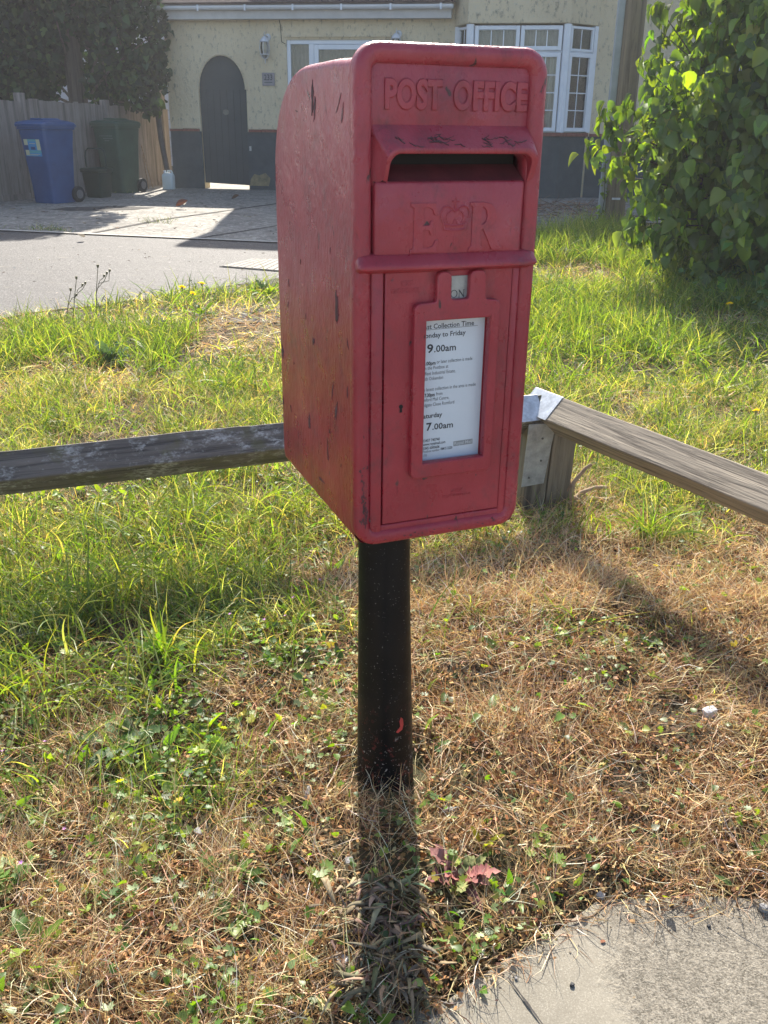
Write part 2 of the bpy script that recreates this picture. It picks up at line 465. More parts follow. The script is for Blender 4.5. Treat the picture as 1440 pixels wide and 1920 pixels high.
def mesh_np(name, V, F, mats, parent=None, col=None, smooth=False, sides=4):
    me = bpy.data.meshes.new(name)
    V = np.asarray(V, np.float32).reshape(-1, 3); F = np.asarray(F, np.int32).reshape(-1, sides)
    me.vertices.add(len(V)); me.vertices.foreach_set('co', V.ravel())
    me.loops.add(F.size); me.loops.foreach_set('vertex_index', F.ravel())
    me.polygons.add(len(F)); me.polygons.foreach_set('loop_start', np.arange(0, F.size, sides, dtype=np.int32))
    me.polygons.foreach_set('loop_total', np.full(len(F), sides, np.int32))
    if smooth: me.polygons.foreach_set('use_smooth', np.ones(len(F), bool))
    me.update(calc_edges=True)
    if col is not None:
        a = me.color_attributes.new('col', 'FLOAT_COLOR', 'POINT')
        c = np.ones((len(V), 4), np.float32); c[:, :3] = col
        a.data.foreach_set('color', c.ravel())
    me.materials.append(mats)
    return link(bpy.data.objects.new(name, me), parent)

def ribbons(P, az, L, W, lean, curl, seg, col, wig=.0, flat=False, tipw=.08, zmin=None, baseV=1.0):
    """blades: root P, heading az, length L, width W, lean from vertical and total curl"""
    N = len(P); n = seg + 1
    t = np.linspace(0, 1, n)
    pts = np.zeros((N, n, 3)); pts[:, 0] = P
    a = az.copy()
    side = np.zeros((N, n, 3))
    side[:, 0] = np.stack([-np.sin(a), np.cos(a), 0 * a], -1)
    for k in range(1, n):
        phi = lean + curl * (k - .5) / seg
        a = a + rng.normal(0, 1, N) * wig
        st = (L / seg)[:, None]
        dv = np.stack([np.sin(phi) * np.cos(a), np.sin(phi) * np.sin(a), np.cos(phi)], -1)
        pts[:, k] = pts[:, k - 1] + dv * st
        side[:, k] = np.stack([-np.sin(a), np.cos(a), 0 * a], -1)
    if zmin is not None:
        g = gz(pts[:, :, 1]) + zmin
        pts[:, 1:, 2] = np.maximum(pts[:, 1:, 2], g[:, 1:] + rng.random((N, n - 1)) * .008)
    tw = rng.uniform(-1, 1, N)[:, None] * (1.2 if not flat else .3)
    sd = side * np.cos(tw)[..., None] + np.array([0, 0, 1.]) * np.sin(tw)[..., None]
    prof = (1 - (1 - tipw) * t ** 1.8)
    hw = (W[:, None] * prof[None] * .5)[..., None] * sd
    V = np.stack([pts - hw, pts + hw], 2)           # N,n,2,3
    idx = (np.arange(N) * n * 2)[:, None]
    k = np.arange(seg)[None] * 2
    F = np.stack([idx + k, idx + k + 1, idx + k + 3, idx + k + 2], -1).reshape(-1, 4)
    c = np.repeat(col[:, None], n * 2, 1).reshape(N, n, 2, 3)
    f = (baseV + (1 - baseV) * np.minimum(1, t * 2.2))[None, :, None, None]
    V = V.reshape(-1, 3); c = (c * f).reshape(-1, 3)
    return V, F, c
def join(parts):
    V, F, C = [], [], []; k = 0
    for v, f, c in parts:
        V.append(v); F.append(f + k); C.append(c); k += len(v)
    return np.concatenate(V), np.concatenate(F), np.concatenate(C)
def jitter(base, N, v=.25, hue=.12):
    base = np.asarray(base, float)
    if base.ndim == 1: base = np.repeat(base[None], N, 0)
    b = base * (1 + rng.normal(0, v, N)[:, None])
    b = b * (1 + rng.normal(0, hue, (N, 3)))
    return np.clip(b, .004, .95)

def scatter(tv, tf, P, X, Y, Z, scale, col):
    """copies of a template (verts, quads) with basis vectors X,Y,Z (N,3)"""
    tv = np.asarray(tv, float); tf = np.asarray(tf)
    N = len(P)
    B = np.stack([X, Y, Z], 1)                       # N,3,3 rows
    V = np.einsum('vk,nkj->nvj', tv, B) * scale[:, None, None] + P[:, None]
    F = tf[None] + (np.arange(N) * len(tv))[:, None, None]
    c = np.repeat(col[:, None], len(tv), 1)
    return V.reshape(-1, 3), F.reshape(-1, tf.shape[1]), c.reshape(-1, 3)
def basis(tip, nrm):
    tip = tip / np.linalg.norm(tip, axis=1, keepdims=True)
    x = np.cross(tip, nrm); x /= np.linalg.norm(x, axis=1, keepdims=True) + 1e-9
    z = np.cross(x, tip)
    return x, tip, z
# ovate pointed leaf, stalk at origin, tip at +Y length 1, folded and curved
def leaf_template(wid=.42, fold=.12, droop=.22, wave=0.0):
    ys = [0, .10, .3, .52, .74, .9, 1.0]; ws = [.02, .62, 1.0, .93, .62, .26, .0]
    v = []; f = []
    for y, w_ in zip(ys, ws):
        z = -droop * y * y
        h = w_ * wid
        v += [(-h, y - .06 * w_, z + fold * w_ + wave * math.sin(y * 14)), (0, y, z), (h, y - .06 * w_, z + fold * w_ + wave * math.sin(y * 14 + 2))]
    for k in range(len(ys) - 1):
        a = k * 3
        f += [(a, a + 1, a + 4, a + 3), (a + 1, a + 2, a + 5, a + 4)]
    return v, f
LEAF = leaf_template()
LEAFW = leaf_template(.42, .26, .30, .02)
# lobed geranium leaf as a fan of quads
def lobed(n=7, deep=.70):
    v = [(0, 0, 0)]; f = []
    a0, a1 = R(-60), R(240)
    for k in range(2 * n + 1):
        a = a0 + (a1 - a0) * k / (2 * n)
        r_ = 1.0 if k % 2 else deep
        v.append((r_ * math.cos(a), r_ * math.sin(a), .12 * r_ * (1 if k % 2 else -.6)))
    for k in range(n):
        f.append((0, 1 + 2 * k, 2 + 2 * k, 3 + 2 * k))
    return v, f
LOBED = lobed()

# ---------------------------------------------------------------- setting: ground, path, drive, pavement
def sheet(name, poly, dz, mat, kind='structure', edge=0):
    bm = bmesh.new()
    f = bm.faces.new([bm.verts.new((x, y, 0)) for x, y in poly])
    for yy in (1.0, 10.8, 16, 60):
        bmesh.ops.bisect_plane(bm, geom=bm.verts[:] + bm.edges[:] + bm.faces[:], plane_co=(0, yy, 0), plane_no=(0, 1, 0))
    bmesh.ops.recalc_face_normals(bm, faces=bm.faces)
    if edge:
        r_ = bmesh.ops.extrude_face_region(bm, geom=bm.faces[:])
        for v in r_['geom']:
            if isinstance(v, bmesh.types.BMVert): v.co.z = -1
    for v in bm.verts: v.co.z = float(gz(v.co.y)) + (dz if v.co.z > -.5 else dz - edge)
    bmesh.ops.recalc_face_normals(bm, faces=bm.faces)
    me = bpy.data.meshes.new(name); bm.to_mesh(me); bm.free()
    o = link(bpy.data.objects.new(name, me)); me.materials.append(mat)
    if me.polygons[0].normal.z < 0 and not edge: me.flip_normals()
    return tag(o, kind=kind)
bm = bmesh.new()
xs = [-600, -60, -12, -6, -3, 0, 3, 6, 12, 60, 600]; ys = [-300, -20, 0, 1, 3, 6, 10.8, 16, 25, 60, 900]
gv = [[bm.verts.new((x, y, float(gz(y)) - .012)) for x in xs] for y in ys]
for j in range(len(ys) - 1):
    for i in range(len(xs) - 1): bm.faces.new((gv[j][i], gv[j][i + 1], gv[j + 1][i + 1], gv[j + 1][i]))
me = bpy.data.meshes.new('ground'); bm.to_mesh(me); bm.free(); me.materials.append(M['soil'])
tag(link(bpy.data.objects.new('ground', me)), kind='structure')
# near verge soil with small humps
nx, ny = 150, 240
gx = np.linspace(-1.9, 2.0, nx); gyy = np.linspace(.95, 4.6, ny)
XX, YY = np.meshgrid(gx, gyy)
hh = .022 * vnoise(XX, YY, 7) + .016 * vnoise(XX, YY, 22, 1) + .01 * vnoise(XX, YY, 70, 2) - .012
fade = sstep(0, .10, YY - slab_y(XX)) * sstep(0, .5, 4.6 - YY)
ZZ = gz(YY) + (hh + .004) * fade - .008
ii = (np.arange(ny - 1)[:, None] * nx + np.arange(nx - 1)[None]).reshape(-1)
Fg = np.stack([ii, ii + 1, ii + nx + 1, ii + nx], -1)
o = mesh_np('verge_soil', np.stack([XX, YY, ZZ], -1), Fg, M['soil'], smooth=True); tag(o, kind='structure')

edge_pts = [(x, float(kerb_y(x))) for x in (-60, -6, -2.55, -1.58, -.85, .3, 1.5, 2.4, 8, 60)]
wob = []
for i in range(len(edge_pts) - 1):
    (x0, y0), (x1, y1) = edge_pts[i], edge_pts[i + 1]
    n = max(1, min(60, int((x1 - x0) / .12)))
    for k in range(n):
        t = k / n; x = x0 + (x1 - x0) * t; y = y0 + (y1 - y0) * t
        wob.append((x, y + (random.uniform(-.035, .035) if abs(x) < 7 else 0)))
wob.append(edge_pts[-1])
dl = lambda x: 9.145 - .19 * x          # line where the drive meets the footpath
sheet('footpath', wob + [(60, dl(3) + 2), (3, dl(3) + 1.5), (2.2, dl(2.2) + .6), (0, dl(0)), (-20, dl(-20)), (-60, dl(-20))], -.004, M['asphalt'])
sheet('driveway', [(-20, dl(-20) - .0), (0, dl(0)), (2.2, dl(2.2) + .6), (3, 11.2), (6, 11.6), (6, 17.5), (-20, 22)], 0.0, M['drive'])
ex = lambda x, w_: (x, dl(x) + w_)
sheet('edging_strip', [ex(-20, -.03), ex(0.0, -.03), ex(0.0, .04), ex(-20, .04)], .008, M['edging'])
def strip(name, a, b, wd, dz, mat):
    a = Vector(a); b = Vector(b); n = (b - a).normalized(); n = Vector((-n.y, n.x)) * wd / 2
    N = 14; L_, R_ = [], []
    for k in range(N + 1):
        p = a.lerp(b, k / N); j = random.uniform(.6, 1.5)
        L_.append((p.x - n.x * j, p.y - n.y * j)); R_.append((p.x + n.x * j, p.y + n.y * j))
    return sheet(name, L_ + R_[::-1], dz, mat)
strip('drive_joint', (-3.05, 9.78), (-1.2, 13.9), .055, .004, M['joint'])
strip('drive_joint', (-1.9, 9.56), (-.6, 11.3), .045, .004, M['joint'])
sheet('drive_joint', [(-4.2, 11.9), (-3.9, 11.75), (-3.2, 12.0), (-3.0, 12.35), (-3.5, 12.5), (-4.1, 12.25)], .004, M['joint'])
pv = [(x, float(slab_y(x)) + .06) for x in (-60, -3, -.5)] + [(-.02, 1.08), (.113, 1.135), (.246, 1.235), (.34, 1.29), (.43, 1.36), (.60, 1.375), (.77, 1.368), (1.1, 1.39), (3, 1.43), (60, 1.6)]
sheet('pavement', pv + [(60, -20), (-60, -20)], .006, M['slab'])
strip('pavement_joint', (.232, 1.185), (.30, 1.06), .0035, .010, M['joint'])
strip('pavement_joint', (.30, 1.06), (.42, .7), .0035, .010, M['joint'])

# ---------------------------------------------------------------- the post box
PB = (.013, 1.721, .028)
pb = empty('post_box', PB, .3851, 'red cast iron post box with peeling paint mounted on a black pole', 'post box')
L0 = (-.1593, -.2326, .7195)
W_, H_, D_ = .3186, .786, .466
# body: side profile pushed across the width, with rounded long edges
prof = [(.006, -.002), (.20, 0.0), (.460, .004), (.471, .02)]
for k in range(15):
    a = R(90 * k / 14); e = 2 / 2.25
    prof.append((  .245 + .226 * math.cos(a) ** e, .570 + .196 * math.sin(a) ** e if k else .570))
prof += [(.12, .767), (.006, .764)]
def shrink(pts, d):
    out = []; n = len(pts)
    for i, p in enumerate(pts):
        a = Vector(pts[i - 1]); b = Vector(p); c = Vector(pts[(i + 1) % n])
        e1 = (b - a).normalized(); e2 = (c - b).normalized()
        nn = Vector((-(e1 + e2).y, (e1 + e2).x)); nn.normalize()
        s_ = 1 / max(.5, math.cos(e1.angle(e2) / 2)) if e1.length and e2.length else 1
        q = b + nn * d * s_; out.append((q.x, q.y))
    return out
mb = MB(); rings = []
xa, xb, rr = .003, W_ - .003, .013
for k in range(6):
    a = R(90 * k / 5); d = rr * (1 - math.sin(a)); rings.append([(xa + rr * (1 - math.cos(a)), y, z) for y, z in shrink(prof, d)])
for k in range(5, -1, -1):
    a = R(90 * k / 5); d = rr * (1 - math.sin(a)); rings.append([(xb - rr * (1 - math.cos(a)), y, z) for y, z in shrink(prof, d)])
n = len(prof)
vs = [p for r_ in rings for p in r_]; fs = []
for k in range(len(rings) - 1):
    for i in range(n - 1):                        # front side left open for the frame
        fs.append((k * n + i, k * n + i + 1, (k + 1) * n + i + 1, (k + 1) * n + i))
fs.append(tuple(range(n))[::-1]); fs.append(tuple(range((len(rings) - 1) * n, len(rings) * n)))
mb.add(vs, fs)
mb.build('body', M['red'], pb, 40, loc=L0)
# front frame with rolled lip
mb = MB()
rloft(mb, -.001, W_ + .001, -.010, H_, .040, [(.010, .040), (.002, .032), (0, .024), (.0, .012), (.0028, .004), (.008, .0006), (.014, 0), (.021, .0012), (.026, .005), (.029, .011), (.030, .016)], False, False, 8)
mb.build('front_frame', M['red'], pb, 60, loc=L0)
# inner strips beside and below the door, panels
def plate(name, x0, x1, z0, z1, r_, y, thick, bev=.003, mat=None, parent=pb, loc=L0):
    mb = MB()
    rloft(mb, x0, x1, z0, z1, r_, [(0, y + thick), (0, y + bev), (bev * .3, y + bev * .3), (bev, y)], False, True, 4)
    return mb.build(name, mat or M['red'], parent, 50, loc=loc)
plate('side_strip', .0265, .0482, .010, .470, .002, .0045, .012)
plate('side_strip', .2785, .2925, .010, .470, .002, .0045, .012)
plate('bottom_strip', .0265, .2925, .008, .0265, .002, .006, .012)
plate('header_panel', .020, .298, .640, .772, .01, .0125, .01)
plate('cypher_panel', .030, .289, .478, .5955, .006, .0015, .03, .005)
# inside of the letter slot: black backing and darkened red flap paint its shade
mb = MB(); mb.box((.03, .046, .58), (.29, .050, .66)); mb.build('slot_interior', M['void'], pb, loc=L0)
mb = MB(); mb.add([(.03, .006, .594), (.29, .006, .594), (.29, .045, .618), (.03, .045, .618)], [(0, 1, 2, 3)]); mb.build('slot_flap', M['slot'], pb, loc=L0, fix=False)
mb = MB(); mb.box((.03, .020, .01), (.29, .023, .475)); mb.build('door_recess', M['void'], pb, loc=L0)
# hood over the slot
def hood_path(x0, x1, zt, zb, rc, n=9):
    pts = [(x0, zb)] + [(x0, zb + (zt - rc - zb) * k / 4) for k in range(1, 4)]
    for k in range(n + 1):
        a = R(180 - 90 * k / n); pts.append((x0 + rc + rc * math.cos(a), zt - rc + rc * math.sin(a)))
    for k in range(1, 10): pts.append((x0 + rc + (x1 - x0 - 2 * rc) * k / 10, zt))
    for k in range(n + 1):
        a = R(90 - 90 * k / n); pts.append((x1 - rc + rc * math.cos(a), zt - rc + rc * math.sin(a)))
    pts += [(x1, zb + (zt - rc - zb) * k / 4) for k in (3, 2, 1)] + [(x1, zb)]
    return pts
A_ = hood_path(.026, .298, .676, .588, .006)
A2 = hood_path(.030, .299, .669, .588, .010)
B_ = hood_path(.044, .3020, .643, .596, .020)
C_ = hood_path(.0475, .2980, .6375, .596, .018)
D2 = hood_path(.051, .293, .635, .592, .016)
zt_, zb_ = .642, .596
def yl(z, top, bot): return bot + (top - bot) * min(1, max(0, (z - zb_) / (zt_ - .012 - zb_))) ** .8
lines = [[(x, .0135, z) for x, z in A_],
         [(x, .0095 if z < .66 else .007, z) for x, z in A2],
         [(x, yl(z, -.0130, .003), z + .002) for x, z in B_],
         [(x, yl(z, -.0145, .002), z) for x, z in B_],
         [(x, yl(z, -.0145, .002), z) for x, z in C_],
         [(x, yl(z, -.012, .004), z) for x, z in D2],
         [(x, .036, z) for x, z in D2]]
mb = MB(); mb.loft(lines, False, False, False); mb.build('slot_hood', M['red'], pb, 50, loc=L0)
# ledge
mb = MB(); rings = []
cs = [(.014, .4895), (.003, .4885), (-.003, .4855), (-.011, .4765), (-.0150, .4735), (-.0165, .470), (-.0155, .4665), (-.012, .4650), (-.002, .4625), (.001, .4595), (.014, .458)]
cz, cy = .470, .004
for u, k in ((.0005, .25), (.0015, .6), (.004, .85), (.009, .97), (.016, 1), (.1, 1), (.2, 1), (.300, 1), (.308, .95), (.3125, .8), (.3155, .5), (.3165, .2)):
    rings.append([(u, cy + (y - cy) * k, cz + (z - cz) * k + .0012 * math.sin(u * 60)) for y, z in cs])
mb.loft(rings); mb.build('ledge', M['red'], pb, 50, loc=L0)
# door with window cut through
door = [(.0515, .0295), (.2765, .0295), (.2765, .458), (.0515, .458)]
hole = rrect(.114, .240, .131, .3865, .002, 2)
dv, df = curve_geo([door, hole], .0055, .0012, 1)
mb = MB(); mb.add(face_front(dv, 0, 0, .0115), df)
od = mb.build('door', M['red'], pb, 40, loc=L0)
frm = [(.100, .1125), (.2505, .1125), (.2505, .408), (.2215, .4095), (.2215, .457), (.197, .457), (.197, .412), (.159, .412), (.159, .457), (.1385, .457), (.1385, .4095), (.100, .408)]
def fillet(p, r_, n=4):
    out = []; N = len(p)
    for i in range(N):
        a = Vector(p[i - 1]); b = Vector(p[i]); c = Vector(p[(i + 1) % N])
        u1 = (a - b).normalized(); u2 = (c - b).normalized(); q = min(r_, (a - b).length * .45, (c - b).length * .45)
        for k in range(n + 1):
            t = k / n
            pt = (b + u1 * q) * (1 - t) ** 2 + b * 2 * t * (1 - t) + (b + u2 * q) * t * t
            out.append((pt.x, pt.y))
    return out
frm = fillet(frm, .009)
win = fillet([(.1165, .1345), (.2385, .1345), (.2385, .3845), (.1165, .3845)], .0025, 2)
fv, ff = curve_geo([frm, win], .0055, .0026, 2)
mb = MB(); mb.add(face_front(fv, 0, 0, .0005), ff)
mb.build('notice_frame', M['red'], od, 60)
mb = MB(); mb.box((.110, .0145, .127), (.243, .016, .391)); on = mb.build('notice', M['paper'], od)
mb = MB(); mb.box((.2365, .0135, .127), (.243, .0145, .391)); mb.build('notice_backing', M['red'], od)
ink = MB(); INKY = .01425
def T(s_, u, v, h, width, align='RIGHT', bold=0, mat=0):
    vs, fs = text_geo(s_, h * 1.37, 0, 0, bold, width, align, 2)
    ink.cur = mat; du, dv_ = .0072, -.0045
    ink.add(face_front(vs, u + du, v + dv_, INKY, R(1.1)), fs)
T('Last Collection Time', .209, .3705, .0085, .0965, bold=.00018)
T('Monday to Friday', .194, .3555, .0085, .0835, bold=.00018)
T('9', .1235, .3292, .0148, .0115, 'LEFT', .0005)
T('.00am', .1365, .3295, .0118, .0405, 'LEFT', .00028)
T('4.00pm', .140, .3085, .0062, .0225, bold=.0003)
T('or later collection is made', .209, .3110, .0062, .0670)
T('from the Postbox at', .164, .3010, .0062, .0530)
T('Purfleet Industrial Estate,', .178, .2920, .0062, .0660)
T('South Ockendon', .155, .2825, .0062, .0425)
T('The latest collection in the area is made', .218, .2650, .0062, .1060)
T('at', .1195, .2530, .0062, .0050)
T('7.30pm', .1405, .2535, .0062, .0190, bold=.0003)
T('from', .155, .2545, .0062, .0120)
T('Romford Mail Centre,', .168, .2460, .0062, .0555)
T('Sandgate Close Romford', .178, .2370, .0062, .0655)
T('Saturday', .156, .2160, .0085, .0415, bold=.00025)
T('7', .1265, .1930, .0142, .0105, 'LEFT', .0005)
T('.00am', .1380, .1935, .0112, .0395, 'LEFT', .00028)
T('03457 740740', .153, .1730, .0052, .0325, bold=.00012)
T('www.royalmail.com', .164, .1665, .0052, .0430, bold=.00012)
T('0345 6000606', .153, .1590, .0052, .0315, bold=.00012)
T('Postbox number', .1535, .1535, .0048, .0320)
T('RM15 2220', .178, .1548, .0048, .0225, bold=.00012)
T('1770', .129, .1460, .0040, .0070)
ink.cur = 0
ink.add(face_front([(-.10, 0, 0), (0, 0, 0), (0, .0006, 0), (-.10, .0006, 0)], .216 + .0072, .3690 - .0045, INKY, R(1.1)), [(0, 1, 2, 3)])
ink.cur = 1
ink.add(face_front([(0, 0, 0), (.0375, 0, 0), (.0375, .0092, 0), (0, .0092, 0)], .180 + .0072, .1585 - .0045, INKY, R(1.4)), [(0, 1, 2, 3)])
vs, fs = text_geo('Royal Mail', .0082, 0, 0, .00005, .034, 'LEFT', 2)
ink.cur = 2; ink.add(face_front(vs, .1818 + .0072, .1608 - .0045, INKY - .0002, R(1.4)), fs)
ink.build('printing', [M['ink'], M['inkgrey'], M['white_paper']], on, fix=False)
# number tablet in the tab window
mb = MB(); mb.box((.155, .0035, .404), (.203, .0055, .4505)); mb.box((.155, .0075, .440), (.203, .0095, .470)); op = mb.build('collection_tablet', M['steel'], od, bevel=.0006)
def serif_I(x, h): return [[(x, 0), (x + .0042, 0), (x + .0042, .0006), (x + .0028, .0009), (x + .0028, h - .0009), (x + .0042, h - .0006), (x + .0042, h), (x, h), (x, h - .0006), (x + .0014, h - .0009), (x + .0014, .0009), (x, .0006)]]
def ell(cx, cy, rx, ry, n=20): return [(cx + rx * math.cos(2 * math.pi * k / n), cy + ry * math.sin(2 * math.pi * k / n)) for k in range(n)]
h = .0125
ion = serif_I(-.0005, h) + [ell(.0115, h / 2, .0062, h / 2 + .0002), ell(.0115, h / 2, .0047, h / 2 - .0009)]
xN = .0190
ion += [[(xN, 0), (xN + .0036, 0), (xN + .0036, .0006), (xN + .0023, .0009), (xN + .0023, h - .0035), (xN + .0098, 0), (xN + .0107, 0), (xN + .0107, h - .0007), (xN + .0121, h - .0005), (xN + .0121, h), (xN + .0084, h), (xN + .0084, h - .0005), (xN + .0097, h - .0009), (xN + .0097, .0031), (xN + .0024, h), (xN, h), (xN, h - .0005), (xN + .0013, h - .0012), (xN + .0013, .0009), (xN, .0006)]]
vs, fs = curve_geo(ion, 0.0001, 0)
mb = MB(); mb.add(face_front(vs, .1595, .4155, .0033), fs); mb.build('tablet_letters', M['ink'], op, fix=False)
# keyhole
mb = MB(); vs, fs = curve_geo([ell(.081, .2395, .0036, .0036, 14)], .0004, 0); mb.add(face_front(vs, 0, 0, .0042), fs)
vs, fs = curve_geo([[(.0795, .2385), (.0825, .2385), (.0833, .2295), (.0787, .2295)]], .0004, 0); mb.add(face_front(vs, 0, 0, .0041), fs)
mb.build('keyhole', M['void'], od)
# raised lettering
letters = MB()
vs, fs = text_geo('POST', .0535, .0018, .0016, .0016, .094, 'LEFT', 4, 1.06); letters.add(face_front(vs, .048, .6985, .0125), fs)
vs, fs = text_geo('OFFICE', .0535, .0018, .0016, .0016, .128, 'LEFT', 4, 1.06); letters.add(face_front(vs, .160, .6985, .0125), fs)
for kx in range(5):
    pass
letters.build('lettering', M['red'], pb, 50, loc=L0)
dl_ = MB()
vs, fs = text_geo('NEXT', .0095, .0006, .0004, .0002, .020, 'LEFT', 2); dl_.add(face_front(vs, .078, .4395, .0048), fs)
vs, fs = text_geo('COLLECTION', .0115, .0006, .0004, .0003, .052, 'LEFT', 2); dl_.add(face_front(vs, .060, .4265, .0048), fs)
for row, (x0, x1, z) in enumerate(((.182, .205, .072), (.166, .222, .0625))):   # worn foundry mark
    x = x0
    while x < x1:
        wd = random.uniform(.0022, .0038)
        dl_.box((x, .0036, z + random.uniform(-.0006, .0006)), (x + wd * .55, .0052, z + random.uniform(.0035, .0052)))
        x += wd * 1.35
dl_.build('door_lettering', M['red'], od, 50)
cy_ = MB()
E_ = [(.0905, 0), (.134, 0), (.1365, .017), (.1335, .017), (.129, .008), (.122, .0052), (.1105, .0052), (.1105, .034), (.120, .034), (.1235, .031), (.1245, .0265), (.127, .0265), (.127, .046), (.1245, .046), (.1235, .0415), (.120, .0392), (.1105, .0392), (.1105, .0675), (.121, .0675), (.1275, .0645), (.1305, .0565), (.1335, .0565), (.1325, .0728), (.0905, .0728), (.0905, .0695), (.096, .067), (.096, .006), (.0905, .003)]
R_ = [(.1925, 0), (.2165, 0), (.2165, .003), (.2118, .006), (.2118, .0335), (.217, .0335), (.2345, 0), (.2515, 0), (.2515, .003), (.2465, .006), (.2285, .0365), (.2365, .042), (.239, .052), (.2365, .063), (.2285, .0705), (.216, .0728), (.1925, .0728), (.1925, .0695), (.1975, .067), (.1975, .006), (.1925, .003)]
R_i = [(.2118, .0385), (.217, .0390), (.2225, .0440), (.2245, .052), (.2225, .0610), (.217, .0670), (.2118, .0678)]
vs, fs = curve_geo([E_], .0014, .0012, 1); cy_.add(face_front(vs, 0, .490, .0018), fs)
vs, fs = curve_geo([R_, R_i], .0014, .0012, 1); cy_.add(face_front(vs, 0, .490, .0018), fs)
# crown
def tb(pts, r_): cy_.tube([(x, .0016, z) for x, z in pts], r_, 6)
cx = .1665
tb([(cx - .0185, .5235), (cx - .006, .5218), (cx + .006, .5218), (cx + .0185, .5235)], .0022)
tb([(cx - .0195, .531), (cx - .006, .529), (cx + .006, .529), (cx + .0195, .531)], .0019)
for s_ in (-1, 1):
    tb([(cx + s_ * .0185, .5225), (cx + s_ * .021, .532), (cx + s_ * .0245, .541), (cx + s_ * .025, .549), (cx + s_ * .0215, .5565), (cx + s_ * .014, .5585), (cx + s_ * .006, .5555), (cx, .550)], .0020)
    tb([(cx + s_ * .010, .530), (cx + s_ * .0145, .539), (cx + s_ * .014, .547), (cx + s_ * .006, .5525)], .0015)
    tb([(cx + s_ * .0165, .5325), (cx + s_ * .019, .5375), (cx + s_ * .0165, .541), (cx + s_ * .0135, .5375), (cx + s_ * .0165, .5325)], .0012)
tb([(cx - .004, .5325), (cx, .5385), (cx + .004, .5325)], .0012)
tb([(cx, .552), (cx, .571)], .0016); tb([(cx - .006, .5655), (cx + .006, .5655)], .0016)
tb([(cx, .5135), (cx, .5000)], .0009); tb([(cx - .004, .512), (cx + .004, .512)], .0008); tb([(cx - .003, .4995), (cx + .003, .4995)], .0008)
cy_.build('royal_cypher', M['red'], pb, 50, loc=L0)

# paint chips (irregular shallow patches)
chips = MB()
def blob(cx, cy, rx, ry, ang, n=22, jag=.35, seed=0):
    r_ = random.Random(seed); pts = []; j2 = r_.uniform(0, 6); j3 = r_.uniform(0, 6)
    for k in range(n):
        a = 2 * math.pi * k / n; q = 1 + r_.uniform(-jag, jag) + .3 * math.sin(2 * a + j2) + .25 * math.sin(3 * a + j3)
        x, y = rx * math.cos(a) * q, ry * math.sin(a) * q
        pts.append((cx + x * math.cos(ang) - y * math.sin(ang), cy + x * math.sin(ang) + y * math.cos(ang)))
    return pts
SX0 = .003
def side_chip(b, v, w_, h_, ang=0, mat=0, sd=0):
    chips.cur = mat
    p = blob(b, v, w_, h_, ang, seed=sd)
    chips.add([(SX0 - .0004, y, z) for y, z in p] + [(SX0 + .002, y, z) for y, z in p], [tuple(range(22))] + [(i, (i + 1) % 22, 22 + (i + 1) % 22, 22 + i) for i in range(22)])
sc_all = [(.216, .715, .004, .020, .2), (.205, .700, .003, .014, .35), (.085, .705, .005, .016, .9), (.068, .690, .003, .016, .6), (.030, .633, .0025, .006, 0), (.019, .572, .0025, .016, .1), (.104, .395, .004, .020, .12), (.098, .378, .003, .012, -.1),
           (.236, .308, .005, .006, 0), (.271, .143, .004, .012, 0), (.110, .211, .0025, .016, 0), (.13, .24, .0015, .012, 0), (.202, .048, .010, .0018, .3), (.161, .120, .0022, .018, 0), (.301, .700, .010, .0015, .5), (.33, .60, .003, .010, .1),
           (.18, .27, .0016, .016, 0), (.05, .26, .0022, .024, 0), (.06, .215, .0015, .014, 0), (.40, .33, .0015, .010, 0), (.36, .25, .0014, .012, 0), (.31, .22, .002, .011, 0), (.26, .21, .002, .008, 0), (.43, .2, .003, .012, 0), (.44, .24, .003, .02, 0), (.35, .18, .0013, .02, 0),
           (.21, .17, .0012, .010, 0), (.15, .165, .0015, .012, 0), (.09, .12, .0018, .013, 0), (.455, .44, .0025, .006, 0), (.13, .50, .0015, .009, .3), (.24, .53, .002, .005, .4), (.30, .43, .001, .008, 0), (.28, .36, .0012, .012, 0), (.38, .41, .001, .008, 0), (.16, .60, .0012, .008, .2), (.045, .33, .0015, .02, 0), (.455, .15, .002, .018, 0), (.40, .12, .0012, .014, 0)]
rq = random.Random(21)
sc_list = []
for i, c in enumerate(sc_all):
    if i < 14 or rq.random() < .62:
        q = rq.uniform(.45, 1.25) if i >= 14 else 1
        sc_list.append((c[0] + rq.uniform(-.008, .008) * (i >= 14), c[1] + rq.uniform(-.02, .02) * (i >= 14), c[2] * rq.uniform(.5, 1.3), c[3] * (q * rq.choice((.35, .6, .8)) if i >= 14 else 1.1), c[4] + rq.uniform(-.5, .5)))
for i, c in enumerate(sc_list):
    if i not in (2, 3): side_chip(c[0], c[1], c[2] * 1.25, c[3] * 1.05, c[4], 1, 90 + i)
for i, c in enumerate(sc_list): side_chip(c[0] + .0008, c[1] - .001, c[2] * .7, c[3] * .8, c[4], 0 if i not in (2, 3) else 2, i)
